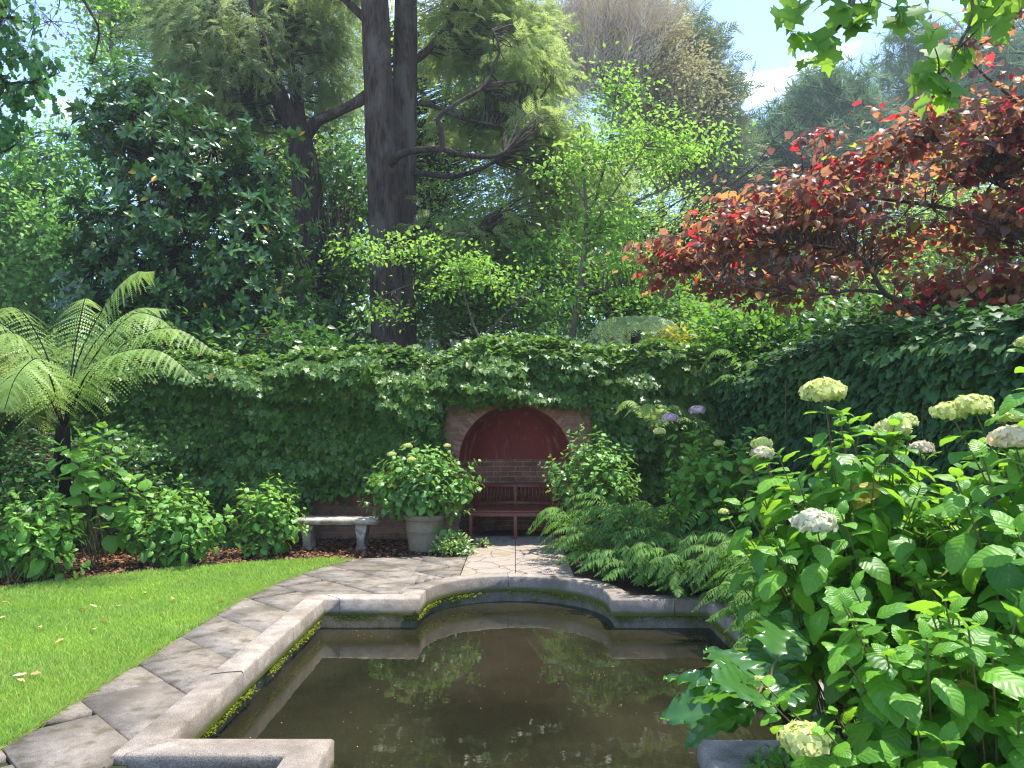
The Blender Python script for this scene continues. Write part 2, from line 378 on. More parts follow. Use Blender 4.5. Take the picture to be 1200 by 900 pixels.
# ------------------------------------------------------------------ leaf shapes: (verts, faces, luv), along +Y, facing +Z
def T_simple(w=.3, fold=.10):
    v = np.array([[0, 0, 0], [w, .45, fold], [0, 1, -.05], [-w, .45, fold]], float)
    return v, [np.array([[0, 1, 2], [0, 2, 3]])], v[:, :2]
def T_mid(w=.3, fold=.08, droop=.12, tipw=.72):
    v = np.array([[0, 0, 0], [w, .32, fold], [w*tipw, .68, fold*.8-droop*.4], [0, 1, -droop], [-w*tipw, .68, fold*.8-droop*.4], [-w, .32, fold], [0, .34, 0], [0, .68, -droop*.4]], float)
    u = np.array([[0, 0], [1, .32], [1, .68], [0, 1], [-1, .68], [-1, .32], [0, .34], [0, .68]], float)
    return v, [np.array([[0, 1, 6], [2, 3, 7], [3, 4, 7], [5, 0, 6]]), np.array([[1, 2, 7, 6], [4, 5, 6, 7]])], u
def T_near(w=.34, n=12, fold=.10, droop=.22, ser=.05, wave=.03):
    V = []; U = []
    for i in range(n+1):
        t = i/n; p = (math.sin(PI*min(1, t**.78))**.75)*w if 0 < t < 1 else 0
        if 0 < i < n: p *= 1 + (ser if i % 2 else -ser)
        zc = -droop*t*t + .06*math.sin(PI*t)
        for c in (-1, -.5, 0, .5, 1):
            V.append((c*p, t, zc + fold*abs(c)*p/w*.9 - .10*(c*c)*p/w + wave*math.sin(t*14+c*2)*abs(c))); U.append((c, t))
    V = np.array(V); i = np.arange(n)[:, None]*5; j = np.arange(4)[None]
    return V, [np.stack([i+j, i+j+1, i+6+j, i+5+j], -1).reshape(-1, 4)], np.array(U)
def T_outline(right, z=None, fold=.06, droop=.1):
    """leaf from the outline of its right half, mirrored; a fan of quads to the midrib"""
    r = np.array(right, float); n = len(r)
    V = [(x, y, fold*x*2-droop*y*y) for x, y in r] + [(0, y, -droop*y*y) for x, y in r] + [(-x, y, fold*x*2-droop*y*y) for x, y in r]
    V = np.array(V); i = np.arange(n-1)
    q = np.vstack([np.stack([n+i, i, i+1, n+i+1], 1), np.stack([2*n+i, n+i, n+i+1, 2*n+i+1], 1)])
    return V, [q], V[:, :2]
HEART = T_outline([(.06, -.08), (.28, -.14), (.46, .02), (.50, .25), (.40, .52), (.20, .78), (0, 1)], droop=.3, fold=.12)
IVY = T_outline([(.05, -.05), (.30, -.12), (.40, .12), (.26, .30), (.48, .48), (.20, .62), (0, 1)], droop=.12)
BOSTON = T_outline([(.05, -.08), (.34, -.10), (.46, .25), (.48, .55), (.26, .62), (.14, .85), (0, 1)], droop=.2)
PLANE = T_outline([(.04, -.06), (.20, -.16), (.34, -.14), (.36, .08), (.58, .18), (.52, .32), (.62, .50), (.36, .50), (.24, .52), (.26, .74), (.12, .78), (0, 1.05)], droop=.18)
OAK = T_outline([(.03, 0), (.16, .12), (.12, .22), (.28, .34), (.18, .44), (.34, .58), (.2, .68), (.24, .82), (0, 1)], droop=.15)
def T_acan(n=30, m=4, w=.36, droop=.30):
    V = []; U = []
    for i in range(n+1):
        t = i/n; env = w*max(0, math.sin(PI*t**.75))**.8*(.35 if t < .08 else 1)
        ph = (t*6.5) % 1.0; lob = .50+.50*math.sin(PI*ph**.65)
        for j in range(-m, m+1):
            c = j/m; x = c*env*(1-(1-lob)*abs(c)**2)*1.0
            V.append((x, t+.10*abs(c)*env*2*(ph-.2), -droop*t*t+.22*abs(x)-.5*x*x+.035*abs(c)**2*math.sin(t*38+j)+.02*math.sin(t*40)*abs(c))); U.append((c, t))
    k = 2*m+1; i = np.arange(n)[:, None]*k; j = np.arange(2*m)[None]
    return np.array(V), [np.stack([i+j, i+j+1, i+k+j+1, i+k+j], -1).reshape(-1, 4)], np.array(U)
ACAN = T_acan()
ACAN_OLD = T_outline([(.03, 0), (.03, .12), (.22, .10), (.10, .22), (.14, .30), (.38, .26), (.42, .34), (.20, .40), (.22, .48), (.46, .48), (.42, .58), (.22, .60), (.22, .68), (.36, .74), (.28, .80), (.15, .82), (.14, .90), (.05, 1.0), (0, 1.04)], droop=.35, fold=.16)
LEAF2, LEAFM, LEAFN = T_simple(), T_mid(), T_near()
MAGN = T_mid(.21, .05, .10, .85)
def T_spray(n=11, wd=.022, ln=.42, ang=.9, droop=.25, seed=1):
    g = RNG(seed); V = []; Fq = []
    def strip(a, b, w0):
        a = np.array(a); b = np.array(b); d = nrm(b-a); s = np.array([-d[1], d[0], 0])*w0; k = len(V)
        V.extend([a-s, a+s, b+s*.4, b-s*.4]); Fq.append([k, k+1, k+2, k+3])
    ax = lambda t: np.array([.03*math.sin(t*7), t, -droop*t*t])
    for i in range(4): strip(ax(i/4), ax((i+1)/4), wd*.45)
    for i in range(n):
        t = .08+.9*i/n; L = ln*(1-t*.75)*(.8+.4*g.random())
        for sg in (-1, 1):
            a = ax(t); d = np.array([sg*math.sin(ang), math.cos(ang), -.25*g.random()-.1]); m = a+d*L*.55; e = a+d*L+np.array([0, .05, -.10*L])
            strip(a, m, wd); strip(m, e, wd*.8)
            strip(m, m+np.array([sg*.05, L*.4, -.04]), wd*.7)
    V = np.array(V); return V, [np.array(Fq)], V[:, :2]
SPRAY = T_spray(7, .034, .42, .85, .3); SPRAY_FINE = T_spray(8, .030, .34, .75, .6, 4); SPRAY_TWIG = T_spray(5, .010, .45, .5, -.1, 6)
def T_tuft(n=18, wd=.035, seed=2):
    g = RNG(seed); V = []; Fq = []
    for i in range(n):
        a = i*2.4; e = g.uniform(-.2, 1.2); d = np.array([math.cos(a)*math.cos(e), math.sin(e)*1.0+.2, math.sin(a)*math.cos(e)]); d = nrm(d)
        s = nrm(np.cross(d, [0.3, 0.2, 1]))*wd; k = len(V); V.extend([-s, s, d+s*.3, d-s*.3]); Fq.append([k, k+1, k+2, k+3])
    V = np.array(V); return V, [np.array(Fq)], V[:, :2]
TUFT = T_tuft()
def T_floret():
    V = []; Fq = []
    for k in range(4):
        a = k*PI/2; c, s = math.cos(a), math.sin(a)
        for x, y, z in ((0, 0, 0), (.32, .30, .10), (0, .62, .02), (-.32, .30, .10)): V.append((x*c-y*s, x*s+y*c, z))
        Fq.append([4*k, 4*k+1, 4*k+2, 4*k+3])
    return np.array(V), [np.array(Fq)], np.array(V)[:, :2]
FLORET = T_floret()

# ------------------------------------------------------------------ SETTING: ground, pool, paths
POOL = [(-.935, -2.0), (-.935, 4.06), (-1.79, 4.06), (-1.79, 7.3), (-.9, 7.3)]
arc = [(-.9*math.cos(a), 7.52+.9*math.sin(a)) for a in np.linspace(0, PI, 25)]
POOL = POOL + arc + [(.9, 7.3), (1.79, 7.3), (1.79, 4.06), (.935, 4.06), (.935, -2.0)]
POOL = np.array(POOL)
def offset(pl, d):
    t = nrm(np.diff(pl, axis=0)); n = np.stack([-t[:, 1], t[:, 0]], 1)
    out = [pl[0]+n[0]*d]
    for i in range(1, len(pl)-1):
        m = nrm(n[i-1]+n[i]); out.append(pl[i]+m*d/max(.35, float(m@n[i])))
    out.append(pl[-1]+n[-1]*d); return np.array(out)

xs = [-140, -80, -40, -9, -1.9, -1.0, 1.0, 1.9, 9, 40, 80, 140]; ys = [-40, -15, -2, 3.95, 7.45, 8.52, 12, 20, 40, 70, 110]
g = MB()
for i in range(len(xs)-1):
    for j in range(len(ys)-1):
        a, b, c, d = xs[i], xs[i+1], ys[j], ys[j+1]; mxx, my = (a+b)/2, (c+d)/2
        if abs(mxx) < 1.9 and -2 < my < 3.95: continue
        if abs(mxx) < 1.9 and 3.95 < my < 7.45: continue
        if abs(mxx) < 1.0 and 7.45 < my < 8.52: continue
        zf = lambda x, y: -.03 + (max(0, y-14)*.03 if y > 14 else 0)
        g.add([(a, c, zf(a, c)), (b, c, zf(b, c)), (b, d, zf(b, d)), (a, d, zf(a, d))], np.array([[0, 1, 2, 3]]))
struct(g.build('ground', M['forest_floor']))

def haze():
    g = MB(); g.box((0, 35, 21.5), (290, 156, 46)); o = g.build('haze', bpy.data.materials.new('haze')); m = o.data.materials[0]; m.use_nodes = True
    t = m.node_tree; t.nodes.clear(); v = t.nodes.new('ShaderNodeVolumePrincipled'); q = t.nodes.new('ShaderNodeOutputMaterial')
    v.inputs['Color'].default_value = (.86, .93, 1, 1); v.inputs['Density'].default_value = HAZE; v.inputs['Anisotropy'].default_value = .3
    t.links.new(v.outputs[0], q.inputs['Volume']); stuff(o)
if HAZE: haze()
LAWN = np.array([(-2.62, -1), (-2.62, 7.35), (-2.52, 8.2), (-2.3, 9.0), (-2.02, 9.6), (-2.3, 9.78), (-3.2, 9.45), (-4.1, 8.95), (-5.3, 7.9), (-7.5, 6.2), (-10, 4.6), (-10, -1)])
g = MB(); g.add(np.c_[LAWN, np.full(len(LAWN), -.012)], np.arange(len(LAWN))[None]); struct(g.build('lawn', M['turf']))
def inside(p, poly):
    x, y = p[:, 0], p[:, 1]; r = np.zeros(len(p), bool); j = len(poly)-1
    for i in range(len(poly)):
        xi, yi = poly[i]; xj, yj = poly[j]
        c = ((yi > y) != (yj > y)) & (x < (xj-xi)*(y-yi)/(yj-yi+1e-12)+xi); r ^= c; j = i
    return r
# mulch bed along the wall
BED = np.array([(-2.02, 9.6), (-1.1, 9.85), (-.62, 9.95), (-.62, 11.6), (-12, 11.6), (-12, 4.0), (-10, 4.6), (-7.5, 6.2), (-5.3, 7.9), (-4.1, 8.95), (-3.2, 9.45), (-2.3, 9.78)])
g = MB(); g.add(np.c_[BED, np.full(len(BED), -.018)], np.arange(len(BED))[None]); struct(g.build('mulch_bed', M['soil']))
g = MB(); rb = [(1.9, 3.95), (12, 3.0), (12, 12), (.75, 11.6), (.63, 9.2)]+[(1.03*math.cos(a), 7.52+1.03*math.sin(a)) for a in np.linspace(.9, 0, 8)]+[(1.03, 7.4), (1.88, 7.4), (1.88, 4.0)]
g.add(np.c_[np.array(rb), np.full(len(rb), -.016)], np.arange(len(rb))[None]); struct(g.build('fern_bed', M['soil']))
r = RNG(11)
# bark chips
p = np.c_[r.uniform(-8, -.7, 26000), r.uniform(6, 11.4, 26000)]; p = p[inside(p, BED)]
n = len(p); g = MB()
g.leaves(LEAF2, np.c_[p, r.uniform(-.014, .02, n)], np.c_[r.normal(size=(n, 2)), r.normal(size=n)*.25], np.c_[r.normal(size=(n, 2))*.35, np.ones(n)], r.uniform(.025, .08, n), r.random(n))
stuff(g.build('bark_mulch', M['mulch']), 'brown bark chips covering the bed below the ivy wall', 'mulch')
# grass
def grass():
    r = RNG(5); N = 330000
    y = 2.6 + 7.3*r.random(N)**1.35; x = -1.95 - r.random(N)*(y*.75+.8)
    p = np.c_[x, y]; p = p[inside(p, LAWN)]; n = len(p)
    q = p.copy()
    h = r.uniform(.022, .05, n); wd = .0022 + .0009*p[:, 1]*.5
    a = r.uniform(0, 2*PI, n); lean = r.normal(0, .45, (n, 2))
    b = np.c_[p, np.full(n, -.013)]; sx = np.c_[np.cos(a), np.sin(a), np.zeros(n)]*wd[:, None]
    tip = b + np.c_[lean*h[:, None], h]
    V = np.stack([b-sx, b+sx, tip], 1).reshape(-1, 3)
    cl = .5+.5*np.sin(p[:, 0]*3.1+np.sin(p[:, 1]*2.3)*2)*np.sin(p[:, 1]*2.7+1)
    cl = .5*cl+.5*np.clip(.5+fbm(p[:, 0]*2, p[:, 1]*2, 77), 0, 1); rn = np.clip(r.random(n)*.5+.46*cl, 0, .96); dry = np.clip(fbm(p[:, 0]*1.1+3, p[:, 1]*1.1, 88), 0, 1); rn[r.random(n) < .03+.22*dry] = .99
    g = MB(); g.add(V, np.arange(3*n).reshape(-1, 3), np.repeat(rn, 3))
    m = 9000; yb = 2.4+7.2*r.random(m); xb = np.interp(yb, [7.35, 8.2, 9.0, 9.6], [-2.62, -2.52, -2.3, -2.02])+r.normal(0, .018, m)-.015
    keep = fbm(yb*3, yb*0, 55) > -.35; yb, xb = yb[keep], xb[keep]; m = len(xb); h = r.uniform(.03, .075, m); a = r.uniform(0, 6.3, m)
    b = np.c_[xb, yb, np.full(m, -.012)]; sx = np.c_[np.cos(a), np.sin(a), np.zeros(m)]*.0035; tp = b+np.c_[np.abs(r.normal(0, .7, m))*h, r.normal(0, .4, m)*h, h*.75]
    g.add(np.stack([b-sx, b+sx, tp], 1).reshape(-1, 3), np.arange(3*m).reshape(-1, 3), np.repeat(np.where(r.random(m) < .25, .99, r.random(m)*.7), 3))
    m = 9000; q = np.c_[-2.6-4.5*r.random(m), 3+6*r.random(m)]; q = q[(fbm(q[:, 0]*1.4, q[:, 1]*1.4, 66) > .35)]; q = q[inside(q, LAWN)]; m = len(q)
    g.leaves(LEAFM, np.c_[q, r.uniform(.02, .04, m)], np.c_[r.normal(size=(m, 2)), r.normal(size=m)*.2], np.c_[r.normal(size=(m, 2))*.3, np.ones(m)], r.uniform(.012, .022, m), r.random(m)*.35)
    return g
stuff(grass().build('grass', M['grass']), 'short bright green lawn grass beside the paved path', 'grass')

# coping, basin
pool = thing('garden_pool', 'sunken formal stone pool with scalloped rounded far end and mossy coping', 'pool', (0, 5.5, 0))
CW = .20
inn, out = POOL, offset(POOL, CW)
def coping():
    g = MB(); L = np.r_[0, np.cumsum(np.linalg.norm(np.diff(inn, axis=0), axis=1))]
    # split into stones with fine joints
    ns = 0; rr = RNG(8)
    cuts = [0]; corner = set(np.round(L[[1, 2, 3, 4]], 3))
    tot = L[-1]; joints = sorted(list(np.arange(1.1, tot, 1.15)))
    st = [0]+joints+[tot]
    for a, b in zip(st[:-1], st[1:]):
        s = np.unique(np.r_[a+.003, b-.003, L[(L > a+.02) & (L < b-.02)]])
        def at(pl, s): return np.c_[np.interp(s, L, pl[:, 0]), np.interp(s, L, pl[:, 1])]
        I, O = at(inn, s), at(out, s); n = len(s); dz = rr.uniform(-.004, .004)
        T = nrm(O-I); prof = [(0, -.13), (0, .012), (.012, .026), (CW*.5, .029), (CW-.012, .026), (CW, .012), (CW, -.06)]
        rows = []
        for k, (o_, z) in enumerate(prof):
            f = o_/CW; rows.append(np.c_[I*(1-f)+O*f, np.full(n, z+dz)])
        rows.append(rows[0].copy())
        g.grid(np.array(rows), rnd=rr.random(), flip=False)
        for e, fl in ((0, 1), (n-1, 0)):
            q = np.array([rw[e] for rw in rows[:-1]]); g.add(q, np.arange(len(q))[None, ::-1] if fl else np.arange(len(q))[None])
    return g
coping().build('coping', M['coping'], pool)
g = MB(); wi = offset(POOL, .035)
g.grid(np.array([np.c_[wi, np.full(len(wi), -.12)], np.c_[wi, np.full(len(wi), -.30)], np.c_[wi, np.full(len(wi), -.95)]]))
g.build('basin_wall', M['basin'], pool)
g = MB(); L = np.r_[0, np.cumsum(np.linalg.norm(np.diff(inn, axis=0), axis=1))]; r = RNG(21)
s = r.uniform(0, L[-1], 60000)
q0 = np.c_[np.interp(s, L, wi[:, 0]), np.interp(s, L, wi[:, 1])]; q1 = np.c_[np.interp(s, L, inn[:, 0]), np.interp(s, L, inn[:, 1])]
dens = .5+.5*np.sin(s*2.1)*np.sin(s*5.3+1)+.25*np.sin(s*11)
side = np.where((q1[:, 0] < -.5) & (q1[:, 1] > 3.9), 1.0, .45)
keep = r.random(len(s)) < np.clip(dens, 0.05, 1)*side; s, q0, q1 = s[keep], q0[keep], q1[keep]; n = len(s)
ou = np.c_[q1-q0, np.zeros(n)]; ou = nrm(ou)
hz = -.135-.05*r.random(n)**1.5
pos = np.c_[q0, hz] + ou*(.0+.05*r.random((n, 1))**2)
g.leaves(LEAF2, pos, ou*.6+r.normal(size=(n, 3))*.7, ou+np.array([0, 0, .8])+r.normal(size=(n, 3))*.4, r.uniform(.010, .022, n), r.random(n))
stuff(g.build('moss', M['moss'], pool))
# sunk beds either side of the near arm
for sx in (-1, 1):
    x0, x1 = sorted((sx*1.13, sx*2.2)); g = MB()
    g.add([(x0, -2, -.28), (x1, -2, -.28), (x1, 3.9, -.28), (x0, 3.9, -.28)], np.array([[0, 1, 2, 3]]))
    g.add([(x0, 3.89, -.28), (x1, 3.89, -.28), (x1, 3.89, -.05), (x0, 3.89, -.05)], np.array([[0, 1, 2, 3]]))
    struct(g.build('sunken_bed', plain('mossy_soil', (.02, .022, .010), (.06, .065, .02), 25, .95, .1, 1, .03)))
g = MB(); g.add([(-1.85, -2, -.25), (1.85, -2, -.25), (1.85, 8.5, -.25), (-1.85, 8.5, -.25)], np.array([[0, 1, 2, 3]]))
struct(g.build('water', M['water']))
# near arms of the basin: outer faces
# floating specks
r = RNG(31); n = 420; p = np.c_[r.uniform(-1.7, 1.7, n), 2.5+5*r.random(n)]; p = p[fbm(p[:, 0]*2, p[:, 1]*2, 33) > .15]; g = MB()
keep = (p[:, 1] > 4.0) | (np.abs(p[:, 0]) < .9); p = p[keep]; n = len(p)
g.leaves(LEAF2, np.c_[p, np.full(n, -.246)], np.c_[r.normal(size=(n, 2)), np.zeros(n)], np.tile([0, 0, 1.], (n, 1)), r.uniform(.004, .014, n), r.random(n)*.5)
stuff(g.build('floating_debris', M['dead_leaf']), 'tiny pale specks of leaf floating on the dark pool', 'debris')

# slabs laid on the diagonal, clipped to convex pieces of the paved area
def clip(poly, conv):
    c = np.array(conv); 
    if np.sum(c[:, 0]*np.roll(c[:, 1], -1)-c[:, 1]*np.roll(c[:, 0], -1)) < 0: c = c[::-1]
    for i in range(len(c)):
        a, b = c[i], c[(i+1) % len(c)]; e = b-a; res = []
        dd = [e[0]*(q[1]-a[1])-e[1]*(q[0]-a[0]) for q in poly]
        for k in range(len(poly)):
            k2 = (k+1) % len(poly)
            if dd[k] >= 0: res.append(poly[k])
            if (dd[k] >= 0) != (dd[k2] >= 0): res.append(poly[k]+(poly[k2]-poly[k])*dd[k]/(dd[k]-dd[k2]))
        poly = res
        if len(poly) < 3: return None
    return np.array(poly)
pieces = [[(-2.6, -1), (-1.97, -1), (-1.97, 7.4), (-2.6, 7.4)]]
edge = lambda y: np.interp(y, [7.4, 8.2, 9.0, 9.6], [-2.6, -2.5, -2.28, -2.02])
for a, b in zip(np.linspace(7.4, 9.6, 7)[:-1], np.linspace(7.4, 9.6, 7)[1:]): pieces.append([(edge(a), a), (-1.15, a), (-1.15, b), (edge(b), b)])
pieces.append([(-2.02, 9.6), (-1.15, 9.6), (-1.15, 9.87)])
pieces.append([(-1.15, 8.6), (-.62, 8.6), (-.62, 9.95), (-1.15, 9.87)])
for a, b in zip(np.linspace(-1.15, -.62, 7)[:-1], np.linspace(-1.15, -.62, 7)[1:]):
    yl = lambda x: 7.4 if x < -1.04 else 7.55+math.sqrt(max(0, 1.0**2-x*x)) if x > -1 else 7.45
    pieces.append([(a, yl(a)), (b, yl(b)), (b, 8.6), (a, 8.6)])
g = MB(); r = RNG(9); c45 = math.sqrt(.5)
ux, uy = np.array([c45, -c45]), np.array([c45, c45])
for i in range(-10, 16):
    for j in range(-17, 5):
        u0, v0 = i*.495-1.0, j*.82+.41*(i % 2)+r.normal()*.05
        gp = .007; cc = [(u0+gp*0, v0+gp), (u0+gp*0, v0+.82-gp), (u0+.495-gp*2, v0+.82-gp), (u0+.495-gp*2, v0+gp)]
        # u runs across the joints, v along them
        poly = [uy*a + ux*b for a, b in cc]; rr_ = r.random(); dz = r.uniform(-.006, .004); tl = r.normal(size=2)*.006
        for pc in pieces:
            q = clip(poly, pc)
            if q is not None: g.prism(q, -.05, .004+dz, rnd=rr_)
struct(g.build('path', M['paving']))
# niche forecourt: crazy paved flags
def crazy():
    t = NT('crazy_paving'); o = t.obj()
    v = t.n('ShaderNodeTexVoronoi', feature='DISTANCE_TO_EDGE'); v.inputs['Scale'].default_value = 4.2
    wv = t.mix(o, t.n('ShaderNodeTexNoise').outputs[1], .06); t.l(wv, v.inputs['Vector'])
    vc = t.n('ShaderNodeTexVoronoi'); vc.inputs['Scale'].default_value = 4.2; t.l(wv, vc.inputs['Vector'])
    f = t.noise(90, 3); b = t.noise(3, 5)
    col = t.mix((.40, .34, .28), (.52, .45, .38), t.n('ShaderNodeSeparateColor').outputs[0]); 
    col = t.mix((.21, .175, .145), (.33, .28, .235), b)
    col = t.mix(col, t.ramp(f, (.3, .75), (.7, 1.2)), 1, 'MULTIPLY')
    j = t.ramp(v.outputs[0], (.012, 1), (.035, 0)); col = t.mix(col, (.13, .10, .075), j)
    col = t.mix(col, (.22, .17, .05), t.ramp(t.noise(2.1, 5), (.58, 0), (.7, .7)))
    return t.done(t.pbr(col, .88, .2, t.bump(t.ramp(v.outputs[0], (0, 0), (.05, 1)), .6, .012)))
M['crazy'] = crazy()
g = MB()
yl = lambda x: 7.55+math.sqrt(max(0, 1.0-x*x))
for a, b in ((-.6, -.004), (.004, .64)):
    xx = np.linspace(a, b, 12); lo_ = np.array([(x, yl(x), .008) for x in xx]); hi_ = np.array([(x, 11.5, .008) for x in xx])
    g.grid(np.array([lo_, hi_])); 
    for x in (a, b): g.add([(x, yl(x), -.05), (x, 11.5, -.05), (x, 11.5, .008), (x, yl(x), .008)], np.array([[0, 1, 2, 3]]))
n_ = 24
g.prism([(-.83, 11.505), (.83, 11.505)]+[(.83*math.cos(a), 11.505+.83*math.sin(a)) for a in np.linspace(.05, PI-.05, n_)], -.05, .010)
struct(g.build('niche_floor', M['crazy']))

# ------------------------------------------------------------------ brick wall with the niche
WY, R, ZS, WT = 11.5, .84, 1.13, 2.45
wall = thing('brick_wall', 'tall brick garden wall with an arched red niche, mostly hidden under ivy', 'wall', (0, WY, 0))
g = MB()
def vq(x0, x1, z0, z1, y=WY):
    V = np.array([(x0, y, z0), (x1, y, z0), (x1, y, z1), (x0, y, z1)]); g.add(V, np.array([[0, 1, 2, 3]]), uv=V[:, [0, 2]])
vq(-8.5, -R, -.05, ZS); vq(R, 3.6, -.05, ZS); vq(-8.5, -R, ZS, WT); vq(R, 3.6, ZS, WT)
aa = np.linspace(PI, 0, 33)
ar = np.c_[R*np.cos(aa), np.full(33, WY), ZS+R*np.sin(aa)]; tp = ar.copy(); tp[:, 2] = WT
g.grid(np.array([ar, tp]), uv=np.vstack([ar, tp])[:, [0, 2]])
V = np.array([(-8.5, WY, WT), (3.6, WY, WT), (3.6, WY+1.1, WT), (-8.5, WY+1.1, WT)]); g.add(V, np.array([[0, 1, 2, 3]]), uv=V[:, :2])
V = np.array([(-8.5, WY+1.1, -.05), (3.6, WY+1.1, -.05), (3.6, WY+1.1, WT), (-8.5, WY+1.1, WT)]); g.add(V, np.array([[3, 2, 1, 0]]), uv=V[:, [0, 2]])
for x in (-8.5, 3.6):
    V = np.array([(x, WY, -.05), (x, WY+1.1, -.05), (x, WY+1.1, WT), (x, WY, WT)]); g.add(V, np.array([[0, 1, 2, 3]]), uv=V[:, 1:])
g.build('brickwork', M['brick'], wall)
g = MB(); zz = np.array([-.05, .4, .8, ZS])
G = np.array([[(R*math.cos(a), WY+R*math.sin(a), z) for a in aa] for z in zz]); g.grid(G, uv=np.array([[(R*(PI-a), z) for a in aa] for z in zz]).reshape(-1, 2))
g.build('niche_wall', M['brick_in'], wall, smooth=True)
g = MB(); G = np.array([[(R*math.cos(a)*math.cos(e), WY+R*math.sin(a)*math.cos(e), ZS+R*math.sin(e)) for a in aa] for e in np.linspace(0, PI/2, 17)]); g.grid(G)
g.build('niche_dome', M['plaster'], wall, smooth=True)
g = MB(); r = RNG(3)
for k in range(36):
    a0, a1 = PI*k/36+.005, PI*(k+1)/36-.005; q = []
    r0, r1 = R+.002, R+.125
    for y in (WY-.012, WY+.05):
        for (a, rr) in ((a0, r0), (a1, r0), (a1, r1), (a0, r1)): q.append((rr*math.cos(a), y, ZS+rr*math.sin(a)))
    q = np.array(q); rv = r.random()
    g.add(q, np.array([[0, 1, 2, 3], [4, 7, 6, 5], [0, 4, 5, 1], [1, 5, 6, 2], [2, 6, 7, 3], [3, 7, 4, 0]]), rv, np.c_[.05+.1*rv+q[:, 0]*0, .03+q[:, 2]*0])
t = NT('arch_brick'); cr = t.ramp(t.attr('rnd').outputs['Fac'], (0, (.24, .115, .08)), (1, (.34, .20, .145))); f = t.noise(40, 4)
g.build('arch_ring', t.done(t.pbr(t.mix(cr, t.ramp(f, (.3, .7), (.7, 1.25)), 1, 'MULTIPLY'), .9, .15, t.bump(f, .5, .006))), wall, bevel=.004)
# right-hand garden wall, running towards the viewer, all under creeper
RW = np.array([(3.15, 11.55), (3.55, 9.2), (4.05, 6.6), (4.75, 4.2), (5.6, 1.5)])
rwall = thing('side_wall', 'dark side wall on the right buried under large-leaved creeper', 'wall', (4, 7, 0))
g = MB()
ro = RW + np.array([.45, .1])
for a, b in ((RW, ro),):
    A0, A1 = np.c_[a, np.full(5, -.05)], np.c_[a, np.full(5, 2.25)]; B0, B1 = np.c_[b, np.full(5, -.05)], np.c_[b, np.full(5, 2.25)]
    LL = np.r_[0, np.cumsum(np.linalg.norm(np.diff(a, axis=0), axis=1))]
    g.grid(np.array([A0, A1, B1, B0]), uv=np.vstack([np.c_[LL, np.zeros(5)], np.c_[LL, np.full(5, 2.25)], np.c_[LL, np.full(5, 2.7)], np.c_[LL, np.full(5, 5)]]))
g.build('brickwork', M['brick'], rwall)

